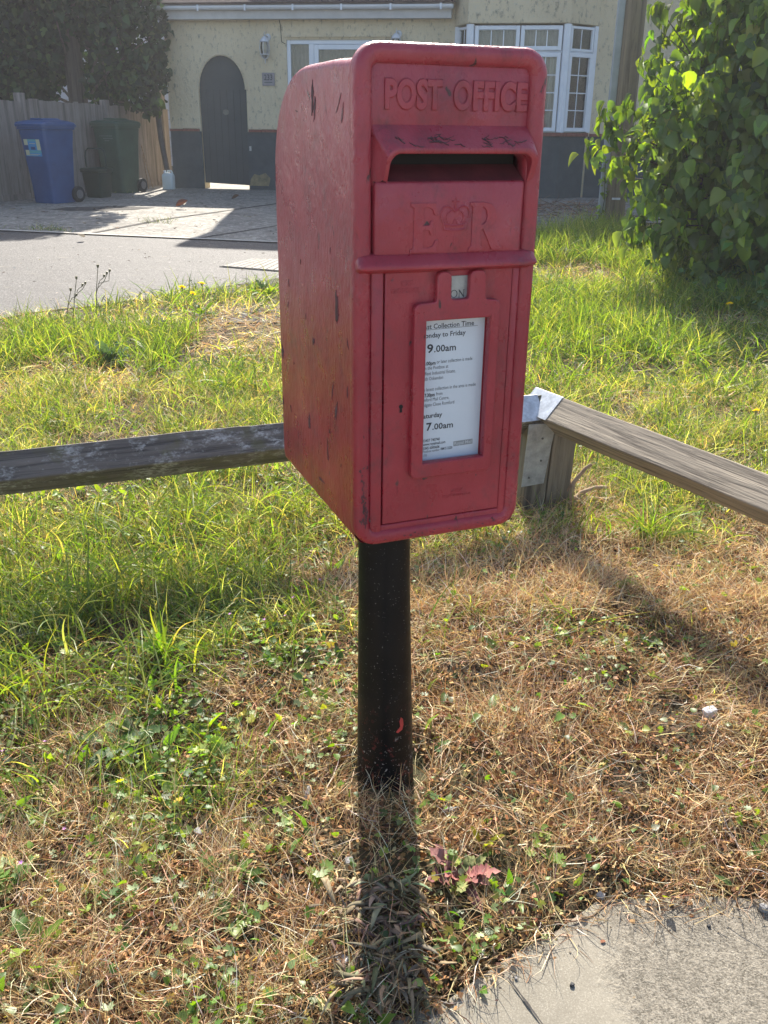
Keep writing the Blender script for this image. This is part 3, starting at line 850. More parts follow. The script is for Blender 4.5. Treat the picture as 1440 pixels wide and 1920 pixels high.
# thin dark cores sit just proud of the primer
cut = (len(sc_list) - 2) * 44
chips.v = chips.v[:cut] + [(x - .0003, y, z) for x, y, z in chips.v[cut:]]
def front_chip(u, v, w_, h_, ang, y, mat, sd):
    chips.cur = mat
    p = blob(u, v, w_, h_, ang, seed=sd)
    chips.add([(x, y - .0004, z) for x, z in p] + [(x, y + .001, z) for x, z in p], [tuple(range(22))] + [(i, (i + 1) % 22, 22 + (i + 1) % 22, 22 + i) for i in range(22)])
for i, (u, v, w_, h_, a_) in enumerate(((.152, .722, .0025, .007, .4), (.118, .533, .003, .0035, 0), (.128, .1045, .005, .002, 0))):
    front_chip(u, v, w_, h_, a_, .0125 if i == 0 else (.0015 if i == 1 else .0045), 0, 50 + i)
rr_ = random.Random(5)
for i in range(46):     # rust pitting low on the left lip
    front_chip(.0145 + rr_.gauss(0, .0035), .03 + abs(rr_.gauss(0, .05)), rr_.uniform(.0008, .0022), rr_.uniform(.001, .004), 0, .0002, rr_.choice((0, 3, 3)), 100 + i)
for i in range(16):
    front_chip(rr_.uniform(.03, .28), .003 + rr_.gauss(0, .0025), rr_.uniform(.001, .003), rr_.uniform(.0006, .0015), 0, .0004, rr_.choice((0, 3)), 200 + i)
chips.build('paint_chips', [M['chip'], M['grime'], M['primer'], M['grime']], pb, loc=L0)
# cracked flakes on the hood slope
hk = MB()
def hpt(u, t): return (u, .007 + (-.0130 - .007) * t - .0016, .668 + (.644 - .668) * t)
for i in range(26):
    u0 = rr_.choice((rr_.uniform(.055, .13), rr_.uniform(.20, .265), rr_.uniform(.05, .27))); t0 = rr_.uniform(.35, .9)
    pts = []; u = u0; t = t0
    for k in range(rr_.randint(4, 8)):
        pts.append(hpt(u, min(.97, max(.1, t)))); u += rr_.uniform(.002, .006); t += rr_.uniform(-.12, .16)
    hk.tube(pts, [rr_.uniform(.0003, .0009) for _ in pts], 4)
hk.build('paint_cracks', M['chip'], pb, loc=L0)
# pole
mb = MB(); rings = []
for z, r_ in ((-.08, .066), (.0, .0655), (.05, .064), (.12, .0625), (.3, .0585), (.5, .0545), (.66, .0530), (.735, .0530)):
    rings.append([(-.001 - z * .017 + r_ * math.cos(2 * math.pi * k / 40) * (1 + .004 * math.sin(k * 3 + z * 30)), r_ * math.sin(2 * math.pi * k / 40), z) for k in range(40)])
mb.loft(rings); opole = mb.build('pole', M['pole'], pb, 50, loc=(-.004, -.005, 0))
mb = MB()
smear = [(.0, 0), (.010, .006), (.013, .018), (.011, .034), (.006, .040), (.003, .030), (.005, .016), (-.004, .004)]
def wrap(pts, a0, z0, rad): return [((rad + .0052) * math.cos(a0 + x / rad), (rad + .0052) * math.sin(a0 + x / rad), z0 + z) for x, z in pts]
mb.add(wrap(smear, R(-66) - .3851, .165, .0569), [tuple(range(8))]); mb.build('paint_smear', simple('red_smear', (.42, .04, .04), .5, .3, 60, .3), opole, fix=False)
mb = MB()
for i in range(9):
    a = R(-66) - .3851 + rr_.uniform(-.5, .2)
    mb.add(wrap(blob(0, 0, rr_.uniform(.001, .003), rr_.uniform(.002, .005), rr_.uniform(-.6, .6), 8, .4, i + 300), a, .27 + rr_.uniform(-.015, .04), .0545), [tuple(range(8))])
mb.build('blister_mark', M['void'], opole, fix=False)

# ---------------------------------------------------------------- knee rail fence
fe = empty('knee_rail_fence', (.565, 3.23, .093), 0, 'low weathered timber knee rail fence turning a corner behind the post box', 'fence')
def bar_diamond(a, b, hd, mat, name, parent, segs=26, wav=.002, chop=0):
    a = Vector(a); b = Vector(b); d = (b - a).normalized(); X_ = d; Z_ = Vector((0, 0, 1)); Y_ = Z_.cross(X_).normalized(); Z_ = X_.cross(Y_)
    L_ = (b - a).length; rings = []
    prof = [(.03, -.98), (.98, -.03), (.98, .03), (.03, .98), (-.03, .98), (-.98, .03), (-.98, -.03), (-.03, -.98)]
    rd = random.Random(int(L_ * 1000))
    for k in range(segs + 1):
        x = L_ * k / segs; q = [wav * 2.2 * (float(vnoise(x * 3 + 9 * j, L_ * 7, 1.7, 40 + j)) - .5) + rd.gauss(0, wav * .25) for j in range(4)]
        rings.append([(x, hd * y + q[0], hd * z + (q[1] if z > .5 else q[2] * .5) - chop * (1 if z > .9 else 0) * abs(q[3]) * 3) for y, z in prof])
    mb = MB(); mb.loft(rings)
    o = mb.build(name, mat, parent, 14)
    loc = a - Vector(parent.location)
    o.matrix_local = Matrix.Translation(loc) @ Matrix((X_, Y_, Z_)).transposed().to_4x4()
    return o
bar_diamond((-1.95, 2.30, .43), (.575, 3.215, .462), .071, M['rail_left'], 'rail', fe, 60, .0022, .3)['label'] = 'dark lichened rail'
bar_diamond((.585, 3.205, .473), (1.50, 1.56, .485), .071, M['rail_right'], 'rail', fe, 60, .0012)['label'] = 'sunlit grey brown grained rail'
pe = empty('tmp_frame'); bpy.data.objects.remove(pe)
PO = Vector((.585, 3.23, .0)); az_post = R(-19)
mb = MB()
mb.box((-.095, -.068, 0), (-.006, .05, .42)); mb.box((.002, -.060, 0), (.098, .05, .37))
v3 = mb.build('post', M['post_wood'], fe, 30, bevel=.004, seg=2, loc=(.013, -.010, -.06)); v3.rotation_euler = (R(1.5), R(2), az_post * -.9)
mb = MB(); mb.box((-.006, -.040, 0), (.002, .03, .33)); g_ = mb.build('post_crack', M['void'], fe, loc=(.013, -.010, -.06)); g_.rotation_euler = (R(1.5), R(2), az_post * -.9)
mb = MB()
mb.box((-.07, -.06, 0), (.07, .06, .38)); o = mb.build('post', M['post_wood'], fe, 30, bevel=.006, loc=(.75, -1.35, -.06)); o.rotation_euler = (0, 0, R(-30))
mb = MB()
mb.box((-.07, -.06, 0), (.07, .06, .36)); o = mb.build('post', M['post_wood'], fe, 30, bevel=.006, loc=(-2.2, -.80, -.06)); o.rotation_euler = (0, 0, R(20))
# galvanised straps bent over the rail ends
def strap(a, b, hd, parent, name, mat, tail=.0):
    a = Vector(a); b = Vector(b); X_ = (b - a).normalized(); Y_ = Vector((0, 0, 1)).cross(X_).normalized(); Z_ = X_.cross(Y_)
    L_ = (b - a).length; h = hd + .0035
    outer = [(-h, 0), (-.03 * h, .98 * h), (.03 * h, .98 * h), (h, 0)]
    mb = MB(); t = .0022
    inner = [(y * (1 - t / h * 1.2), z * (1 - t / h * 1.2)) for y, z in outer]
    mb.loft([[(0, y, z) for y, z in outer + inner[::-1]], [(L_, y, z) for y, z in outer + inner[::-1]]])
    o = mb.build(name, mat, parent)
    o.matrix_local = Matrix.Translation(a - Vector(parent.location)) @ Matrix((X_, Y_, Z_)).transposed().to_4x4()
    return o
sa = strap((.395, 3.150, .4597), (.548, 3.2055, .4617), .071, fe, 'strap', M['galv'])
sb = strap((.552, 3.264, .4722), (.628, 3.128, .4732), .071, fe, 'strap', M['galv'])
# gusset closing the mitre, and the flat plate running down the post
mb = MB(); mb.prism([(-.110, .175), (-.022, .185), (-.004, .415), (-.110, .415)], 0, .003, Matrix.Translation((0, -.0705, 0)) @ Matrix.Rotation(R(90), 4, 'X'))
o = mb.build('post_plate', simple('dull_galvanised', (.30, .315, .31), .6, .3, 30, .2, .25), fe, loc=(.013, -.010, -.06)); o.rotation_euler = (R(1.5), R(2), az_post * -.9)
for (x, z) in ((-.085, .21), (-.045, .275), (-.05, .36)):
    q = MB(); q.tube([(x, -.0765, z), (x, -.073, z)], [.0035, .0042], 10); q.build('nail', M['nail'], o)
for st, ps in ((sa, ((.03, .3, .68), (.075, .22, .75), (.11, .6, .4))), (sb, ((.03, .45, .55), (.045, -.45, .56), (.055, .25, .74)))):
    for (x, y, z) in ps:
        q = MB(); k = .074; nrm = Vector((0, 1 if y > 0 else -1, 1)).normalized()
        p = Vector((x, y * k, z * k)); p = p * (k / (abs(p.y) + abs(p.z))) if True else p; p.x = x
        q.tube([tuple(p), tuple(p + nrm * .006)], [.0045, .0035], 8); q.build('nail', M['nail'], st)

# ---------------------------------------------------------------- telegraph pole with cable guard
tp = empty('telegraph_pole', (2.50, 10.62, .38), 0, 'thick timber telegraph pole with a grey cable guard strip beside the leafy bush', 'pole')
mb = MB(); rings = []
for z, r_ in ((-.3, .125), (0, .122), (2, .117), (5, .108), (8, .10)): rings.append([(r_ * math.cos(2 * math.pi * k / 24), r_ * math.sin(2 * math.pi * k / 24), z) for k in range(24)])
mb.loft(rings); mb.build('shaft', M['tele'], tp, 40)
mb = MB(); mb.box((-.185, -.06, -.2), (-.105, -.015, 5)); mb.build('cable_guard', M['cguard'], tp, bevel=.012)
for z, wd in ((1.20, .07), (.33, .09)):
    mb = MB(); mb.box((-.06, -.128, z), (-.06 + wd, -.118, z + .022)); mb.build('tag', M['lamp_white'], tp, bevel=.002)
# ---------------------------------------------------------------- house
HZ = .44
ho = empty('house', (-3.52, 16.07, HZ), R(-9), 'cream pebbledashed house with a dark green base, arched side gate and bay window', 'house')
def hz(z): return z - HZ
arch = []
for k in range(21):
    a = R(180 - 180 * k / 20); arch.append((.885 + .395 * math.cos(a), hz(1.93) + .50 * math.sin(a)))
archp = [(.50, hz(.30))] + [arch[0]] + arch[1:-1] + [arch[-1]] + [(1.27, hz(.30))]
wx0, wx1, wz0, wz1 = 1.95, 3.75, hz(1.38), hz(2.63)
wallp = [(-.02, -.3), (.50, -.3)] + arch + [(1.27, -.3), (4.62, -.3), (4.62, hz(3.1)), (-.02, hz(3.1))]
v_, f_ = curve_geo([wallp, [(wx0, wz0), (wx1, wz0), (wx1, wz1), (wx0, wz1)]], .13, 0)
mb = MB(); mb.add([(x, -z + .13, y) for x, y, z in v_], f_)
mb.box((4.62, 0, -.3), (8.04, .26, hz(5.6)))
mb.box((1.35, .3, hz(3.1)), (4.62, .5, hz(5.6)))
mb.box((7.78, .26, -.3), (8.04, 7.0, hz(5.6)))
mb.box((-.02, .26, -.3), (.20, 1.0, hz(3.1)))
mb.box((1.45, .3, -.3), (1.65, 7, hz(3.1)))
wall = mb.build('wall', M['render'], ho)
# bay
bay = [(4.58, .02), (4.80, -.40), (6.21, -.40), (6.62, .02)]
def bay_off(d): return [(4.58 - d, .02), (4.80 - d * .6, -.40 - d), (6.21 + d * .5, -.40 - d), (6.62 + d, .02)]
mb = MB(); mb.prism(bay_off(.05), hz(2.80), hz(5.4)); mb.build('bay_wall', M['render'], ho, bevel=.012)
mb = MB(); mb.prism(bay_off(.0), -.3, hz(1.31)); mb.build('bay_base', M['plinth'], ho)
mb = MB(); mb.prism(bay_off(.03), hz(1.31), hz(1.36)); mb.build('bay_string_course', M['brick'], ho)
mb = MB(); mb.prism(bay_off(-.10), hz(1.36), hz(1.372)); mb.build('bay_sill_board', M['dark_room'], ho)
# dado paint coat and string course
mb = MB()
mb.box((-.02, -.022, -.3), (.50, .01, hz(1.31))); mb.box((1.27, -.022, -.3), (4.57, .01, hz(1.31))); mb.build('plinth', M['plinth'], ho)
mb = MB(); mb.box((6.63, -.022, -.3), (8.04, .01, hz(1.31))); mb.build('plinth', M['plinth'], ho)
mb = MB()
for x0, x1 in ((-.02, .47), (1.30, 4.55), (6.65, 8.04)):
    x = x0
    while x < x1:
        mb.box((x, -.045, hz(1.31)), (min(x + .215, x1), .0, hz(1.31) + random.uniform(.036, .044))); x += .222
mb.build('string_course', M['brick'], ho)
mb = MB(); mb.prism([(1.28, hz(.50)), (1.60, hz(.50)), (1.63, hz(.62)), (1.55, hz(.70)), (1.44, hz(.66)), (1.36, hz(.68)), (1.30, hz(.60))], 0, .004, Matrix.Rotation(R(90), 4, 'X') @ Matrix.Translation((0, 0, .0225)))
mb.build('bare_patch', simple('bare_patch', (.22, .18, .10), .9, .4, 20, .3), ho)
# arched gate
ga = [(.505, hz(.53))] + [(x if abs(x - .885) < .38 else (x + (.006 if x < .885 else -.006)), z - .004) for x, z in arch] + [(1.262, hz(.50))]
v_, f_ = curve_geo([ga], .02, 0)
mb = MB(); mb.add([(x, .06 - z, y) for x, y, z in v_], f_)
gate = mb.build('arched_gate', M['door_green'], ho)
mb = MB()
for k in range(1, 7): mb.box((.50 + k * .11, .036, hz(.53)), (.503 + k * .11, .0395, hz(1.93)))
mb.build('board_joint', M['void'], gate)
mb = MB(); v_, f_ = curve_geo([ell(.915, hz(1.60), .05, .042, 14)], .003, 0); mb.add([(x, .034 - z, y) for x, y, z in v_], f_); mb.build('gate_plate', simple('dull_plate', (.10, .11, .105), .6), gate)
mb = MB(); mb.box((1.30, -.035, hz(1.03)), (1.33, -.022, hz(1.10))); mb.build('gate_latch', M['steel'], ho)
# render lip round the arch
mb = MB(); mb.tube([(x, -.004, z) for x, z in arch], .022, 6); mb.build('arch_trim', M['render'], ho)
# gutter, fascia, roof of the low front range
gx0, gx1 = -.25, 4.50
mb = MB(); mb.box((gx0, -.16, hz(2.90)), (gx1, -.14, hz(3.13))); mb.box((gx0, -.14, hz(3.08)), (gx1, .3, hz(3.14))); mb.box((gx0, -.14, hz(2.90)), (gx1, .02, hz(2.92)))
mb.box((gx1 - .02, -.14, hz(2.92)), (gx1, .0, hz(3.04))); mb.build('fascia', M['fascia'], ho)
mb = MB(); rings = []
pr = []
for k in range(9):
    a = R(180 + 180 * k / 8); pr.append((-.22 + .058 * math.cos(a), hz(3.07) + .055 * math.sin(a)))
pr += [(-.165, hz(3.075)), (-.168, hz(3.075))] + [(-.22 + .052 * math.cos(R(360 - 180 * k / 8)), hz(3.07) + .049 * math.sin(R(360 - 180 * k / 8))) for k in range(9)]
mb.loft([[(gx0, y, z) for y, z in pr], [(gx1 + .03, y, z) for y, z in pr]])
gut = mb.build('gutter', M['white'], ho, 40)
for i in range(7):
    x = -.1 + i * .74
    mb = MB(); mb.box((x, -.283, hz(3.00)), (x + .028, -.276, hz(3.085))); mb.build('gutter_bracket', M['white'], gut)
mb = MB()
for c in range(9):
    y0 = -.25 + c * .30; z0 = hz(3.09) + c * .22
    mb.box((gx0 - .05, y0, z0), (gx1 + .06, y0 + .36, z0 + .03), Matrix.Translation((0, y0, z0)) @ Matrix.Rotation(R(36), 4, 'X') @ Matrix.Translation((0, -y0, -z0)))
mb.build('roof', M['tile'], ho)
mb = MB(); mb.prism([(-.5, hz(5.5)), (4.0, hz(6.6)), (4.0, hz(6.75)), (-.5, hz(5.65))], 1.3, 7.6, Matrix(((0, 0, 1, 0), (1, 0, 0, 0), (0, 1, 0, 0), (0, 0, 0, 1))))
mb.prism([(4.0, hz(6.6)), (8.5, hz(5.5)), (8.5, hz(5.65)), (4.0, hz(6.75))], 1.3, 7.6, Matrix(((0, 0, 1, 0), (1, 0, 0, 0), (0, 1, 0, 0), (0, 0, 0, 1))))
mb.build('roof', M['tile'], ho)
# glass
def glass():
    t = NT('window_glass'); t.n.remove(t.b)
    tr = t.new('BsdfTransparent'); tr.inputs[0].default_value = (.86, .88, .88, 1)
    g = t.new('BsdfGlossy'); g.inputs[1].default_value = .03
    fr = t.new('Fresnel'); fr.inputs[0].default_value = 1.6
    mx = t.new('MixShader'); t.set(mx.inputs[0], fr); t.set(mx.inputs[1], tr); t.set(mx.inputs[2], g); t.set(t.out.inputs[0], mx)
    return t.m
GL = glass()
def sash(parent, A, B, z0, z1, bars=(0, 0), fw_=.05, proud=.0, ledge=True):
    """a framed pane between plan points A and B"""
    A = Vector((*A, 0)); B = Vector((*B, 0)); X_ = (B - A).normalized(); L_ = (B - A).length
    Y_ = Vector((0, 0, 1)).cross(X_)
    Mx = Matrix.Translation(A) @ Matrix((X_, Y_, Vector((0, 0, 1)))).transposed().to_4x4()
    mb = MB(); d0, d1 = -.025 - proud, .035
    mb.box((0, d0, z0), (fw_, d1, z1), Mx); mb.box((L_ - fw_, d0, z0), (L_, d1, z1), Mx)
    mb.box((fw_, d0 + .002, z0), (L_ - fw_, d1, z0 + fw_), Mx); mb.box((fw_, d0 + .002, z1 - fw_), (L_ - fw_, d1, z1), Mx)
    s_ = mb.build('sash', M['white'], parent, bevel=.006)
    mb = MB(); mb.box((fw_ + .002, .004, z0 + fw_ + .002), (L_ - fw_ - .002, .010, z1 - fw_ - .002), Mx); mb.build('pane', GL, s_)
    nx_, nz_ = bars; w0, w1 = fw_, L_ - fw_; h0, h1 = z0 + fw_, z1 - fw_
    if nx_ or nz_:
        mb = MB()
        for k in range(1, nx_): x = w0 + (w1 - w0) * k / nx_; mb.box((x - .007, -.004, h0), (x + .007, .003, h1), Mx)
        for k in range(1, nz_): z = h0 + (h1 - h0) * k / nz_; mb.box((w0, -.006, z - .007), (w1, -.0045, z + .007), Mx)
        mb.build('glazing_bars', M['white'], s_)
    return s_
def curtain(parent, A, B, z0, z1, mat, amp=.018, wl=.055, off=.10):
    A = Vector((*A, 0)); B = Vector((*B, 0)); X_ = (B - A).normalized(); Y_ = Vector((0, 0, 1)).cross(X_); L_ = (B - A).length
    n = int(L_ / .008); top = []; bot = []
    ph = random.uniform(0, 6)
    for k in range(n + 1):
        x = L_ * k / n
        y = off + amp * math.sin(x / wl * 6.28 + ph + 1.5 * math.sin(x * 9)); y2 = off + amp * 1.4 * math.sin(x / wl * 6.28 + ph + 1.5 * math.sin(x * 9) + .5)
        p = A + X_ * x
        top.append(tuple(p + Y_ * y + Vector((0, 0, z1)))); bot.append(tuple(p + Y_ * y2 + Vector((0, 0, z0))))
    mb = MB(); mb.loft([bot, top], False, False, False); return mb.build('curtain', mat, parent, 80, fix=False)
wn1 = MB(); wn1.box((wx0, .02, wz0), (wx0 + .06, .09, wz1)); wn1.box((wx1 - .06, .02, wz0), (wx1, .09, wz1)); wn1.box((wx0 + .06, .022, wz1 - .06), (wx1 - .06, .09, wz1)); wn1.box((wx0 + .06, .022, wz0), (wx1 - .06, .09, wz0 + .06))
wn1.box((2.30, .02, wz0 + .06), (2.38, .09, wz1 - .06)); wn1.box((3.22, .02, wz0 + .06), (3.30, .09, wz1 - .06))
wf = wn1.build('porch_window', M['white'], ho, bevel=.006)
sash(wf, (2.385, .03), (3.215, .03), wz0 + .065, wz1 - .065, fw_=.07)
mb = MB(); mb.box((wx0 + .06, .05, wz0 + .06), (2.30, .056, wz1 - .06)); mb.build('pane', GL, wf)
mb = MB(); mb.box((3.30, .05, wz0 + .06), (wx1 - .06, .056, wz1 - .06)); mb.build('pane', GL, wf)
curtain(ho, (1.96, .2), (3.76, .2), wz0, wz1, M['curtain'], .012, .09, .02)
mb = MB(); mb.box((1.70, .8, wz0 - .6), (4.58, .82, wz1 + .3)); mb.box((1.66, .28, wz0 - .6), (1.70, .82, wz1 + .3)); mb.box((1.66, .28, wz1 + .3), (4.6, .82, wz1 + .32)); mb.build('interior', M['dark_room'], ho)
mb = MB(); mb.box((1.93, -.03, wz1 + .035), (3.60, .0, wz1 + .055)); mb.build('window_drip', M['render'], ho)
# bay window
bw = MB()
Zt, Zm, Zb = hz(2.795), hz(2.44), hz(1.365)
corners = [(4.60, -.01), (4.81, -.385), (6.20, -.385), (6.60, -.01)]
bw.prism([(4.64, .0), (4.83, -.36), (6.18, -.36), (6.56, .0)], Zb - .008, Zb + .012); bo = bw.build('bay_window', M['white'], ho, 30)
for (x, y) in ((4.81, -.385), (6.20, -.385)): q = MB(); q.tube([(x, y + .005, Zb), (x, y + .005, Zt)], .062, 8); q.build('corner_post', M['white'], bo, 30)
for (x, y) in ((4.60, -.0), (6.60, .0)): q = MB(); q.tube([(x, y, Zb), (x, y, Zt)], .05, 4); q.build('corner_post', M['white'], bo, 30)
def seg(i, t0, t1):
    a, b = Vector(corners[i]), Vector(corners[i + 1]); p = a.lerp(b, t0); q = a.lerp(b, t1); return (p.x, p.y), (q.x, q.y)
for t0, t1 in ((.05, .515), (.525, .95)):
    a, b = seg(1, t0, t1); sash(bo, a, b, Zm + .015, Zt - .02, (3, 0), .055, .012)
    a, b = seg(1, t0, t1); sash(bo, a, b, Zb + .01, Zm - .015, (3, 4), .055, .0)
for i in (0, 2):
    a, b = seg(i, .10, .93); sash(bo, a, b, Zm + .01, Zt - .02, (2, 0), .035, .004)
    a, b = seg(i, .08, .95); sash(bo, a, b, Zb + .01, Zm - .01, (2, 4), .055, .012)
mb = MB()
for i in range(3):
    a, b = corners[i], corners[i + 1]
    for z in (Zm,):
        A_v = Vector((*a, z)); B_v = Vector((*b, z)); mb.tube([A_v, B_v], .02, 4)
mb.build('transom', M['white'], bo)
curtain(bo, (4.86, -.30), (6.16, -.30), Zb, Zt, M['curtain'], .016, .07, .02)
curtain(bo, (6.22, -.27), (6.56, .04), Zb, Zt, M['curtain'], .014, .06, .02)
curtain(bo, (4.64, .04), (4.80, -.28), Zb, Zt, M['curtain'], .014, .06, .02)
curtain(bo, (5.98, -.33), (6.16, -.33), Zb, Zm, M['curtain2'], .02, .09, .01)
# wall lamps
def wall_lamp(x, z):
    r_ = MB()
    r_.tube([(0, 0, .045), (0, -.015, .045)], [.052, .045], 14); r_.tube([(0, -.012, .05), (-.01, -.06, .065), (-.02, -.11, .05)], .012, 8)
    bk = r_.build('wall_lamp', M['lamp_white'], ho, 40, loc=(x, -.001, z))
    c = MB(); cx_, cy2 = -.02, -.125
    c.tube([(cx_, cy2, .115), (cx_, cy2, .05), (cx_, cy2, .04)], [.003, .006, .014], 8)
    c.tube([(cx_, cy2, .045), (cx_, cy2, .025), (cx_, cy2, -.005), (cx_, cy2, -.022), (cx_, cy2, -.03)], [.02, .045, .068, .074, .070], 10)
    c.tube([(cx_, cy2, -.195), (cx_, cy2, -.205)], [.068, .07], 10)
    for k in range(6):
        a = 2 * math.pi * k / 6 + .5; ca, sa_ = math.cos(a), math.sin(a)
        c.tube([(cx_ + ca * .066, cy2 + sa_ * .066, -.03), (cx_ + ca * .079, cy2 + sa_ * .079, -.11), (cx_ + ca * .067, cy2 + sa_ * .067, -.20), (cx_ + ca * .05, cy2 + sa_ * .05, -.24), (cx_ + ca * .018, cy2 + sa_ * .018, -.262)], .0045, 5)
    c.tube([(cx_, cy2, -.258), (cx_, cy2, -.268), (cx_, cy2, -.33)], [.022, .01, .003], 8)
    c.build('lantern_cage', M['lamp_white'], bk, 40)
    g2 = MB(); g2.tube([(cx_, cy2, -.03), (cx_, cy2, -.11), (cx_, cy2, -.20), (cx_, cy2, -.25)], [.055, .066, .056, .02], 10); g2.build('lantern_glass', GL, bk, 60)
wall_lamp(1.66, hz(2.62)); wall_lamp(3.70, hz(2.66))
mb = MB(); mb.box((1.55, -.02, hz(1.985)), (1.75, .0, hz(2.17))); pq = mb.build('number_plaque', M['plaque'], ho, bevel=.006)
vs, fs = text_geo('233', .115, .0005, 0, .001, .135, 'LEFT', 3)
mb = MB(); mb.add([(1.582 + x, -.0212, hz(2.065) + y) for x, y, z in vs], fs)
x = 1.585
while x < 1.71:
    wd = random.uniform(.006, .014); mb.box((x, -.0215, hz(2.025)), (x + wd, -.0205, hz(2.025) + random.uniform(.010, .018))); x += wd + .004
mb.build('plaque_lettering', M['ink'], pq, fix=False)
mb = MB(); mb.tube([(1.83, -.012, hz(3.0)), (1.87, -.014, hz(2.82)), (1.88, -.012, hz(2.60)), (1.94, -.012, hz(2.57))], .005, 5); mb.build('cable', M['void'], ho)

# neighbour's house far left behind the trees, and one at the right
nb = empty('neighbouring_house', (-9.5, 24, .45), R(8), 'pale clad house seen through gaps in the trees above the board fence', 'house')
mb = MB(); mb.box((-5, 0, -.3), (5.2, 6, 5)); 
nw = mb.build('wall', M['neigh'], nb)
mb = MB()
for k in range(24): mb.box((-5, -.02, -.2 + k * .21), (5.2, .0, -.19 + k * .21))
mb.build('cladding_joint', simple('cladding_joint', (.33, .35, .40), .9), nw)
mb = MB(); mb.prism([(-.6, 5), (3, 7.2), (6.6, 5), (3, 6.9)], -5.2, 5.4, Matrix(((0, 0, 1, 0), (1, 0, 0, 0), (0, 1, 0, 0), (0, 0, 0, 1)))); mb.build('roof', M['tile'], nb)
wf2 = MB(); wf2.box((-2, -.06, 1.0), (-.6, -.02, 2.2)); wf2 = wf2.build('window', M['white'], nb); q = MB(); q.box((-1.92, -.075, 1.08), (-.68, -.062, 2.12)); q.build('pane', M['dark_room'], wf2)
nb2 = empty('neighbouring_house', (5.75, 14.9, .45), R(-9), 'lilac grey rendered house just visible behind the top of the leafy bush', 'house')
mb = MB(); mb.box((-1.1, 0, -.3), (6, 6, 5.3)); mb.build('wall', simple('lilac_render', (.42, .38, .42), .9, .15, 20, .4), nb2)
mb = MB(); mb.prism([(-.5, 5.3), (3, 7.4), (6.5, 5.3), (3, 7.1)], -1.1, 6.3, Matrix(((0, 0, 1, 0), (1, 0, 0, 0), (0, 1, 0, 0), (0, 0, 0, 1)))); mb.build('roof', M['tile'], nb2)

# ---------------------------------------------------------------- board fence at the left
FA, FB = Vector((-5.95, 11.0, 0)), Vector((-3.83, 17.05, 0)); fdir = (FB - FA).normalized(); fL = (FB - FA).length
bf = empty('board_fence', (FA.x, FA.y, .40), math.atan2(fdir.y, fdir.x), 'tall weathered grey feather edge board fence behind the wheelie bins', 'fence')
mb = MB(); x = -1.2; 
def ftop(x): return 1.33 - .020 * max(0, x - 2) + (.0 if x > 2.7 else -.03)
rd = random.Random(2)
boards = []
while x < fL:
    wd = rd.uniform(.095, .11); t_ = ftop(x) + rd.uniform(-.012, .012); ln = rd.uniform(-.008, .008)
    # feather edge: thick at one side, thin at other; faces -Y side (towards the drive)
    mb.add([(x, -.004, 0), (x + wd, -.018, 0), (x + wd, .0, 0), (x, .0, 0), (x + ln, -.004, t_), (x + wd + ln, -.018, t_), (x + wd + ln, 0, t_), (x + ln, 0, t_)],
           [(0, 3, 2, 1), (4, 5, 6, 7), (0, 1, 5, 4), (1, 2, 6, 5), (2, 3, 7, 6), (3, 0, 4, 7)]); x += wd - .004
mb.build('boards', M['fence_wood'], bf)
for x in (.2, 2.78, 4.7, 6.3):
    mb = MB(); mb.box((x - .05, -.055, -.1), (x + .05, .06, ftop(x) + (.07 if x < 6 else .34))); mb.build('fence_post', M['fence_wood'], bf, bevel=.006)
mb = MB(); mb.box((-1.2, -.03, .0), (fL, .03, .10)); mb.build('gravel_board', M['fence_wood'], bf)
mb = MB(); mb.box((0, 0, 0), (.10, .05, 1.55)); mb.box((.13, .01, .0), (.19, .05, 1.6))
# dark downpipe at the house corner
mb = MB(); mb.tube([(-3.60, 16.0, .46), (-3.70, 16.02, 1.2), (-3.74, 16.03, 2.0), (-3.76, 16.05, 2.9)], .045, 8)
o = mb.build('downpipe', simple('old_pipe', (.05, .045, .045), .7, .3, 12, .3), None, 40)
tag(o, 'dark vertical downpipe at the left corner of the house beside the fence end', 'pipe')
# leaning canes
for i, (px0, py0, px1, py1, yy, lab) in enumerate(((262, 262, 287, 352, 15.6, 'thin dark cane leaning on the fence beside the green wheelie bin'), (268, 290, 279, 354, 15.5, 'shorter thin cane leaning on the fence next to the green bin wheel'))):
    a = Vector((0, 0, H)) + ray(px0, py0) * ((yy + .7) / ray(px0, py0).y); b = G(px1, py1)
    mb = MB(); mb.tube([a, b], .009, 6); o = mb.build('garden_cane', M['twig'], None, 40); tag(o, lab, 'cane', 'canes leaning on the fence')

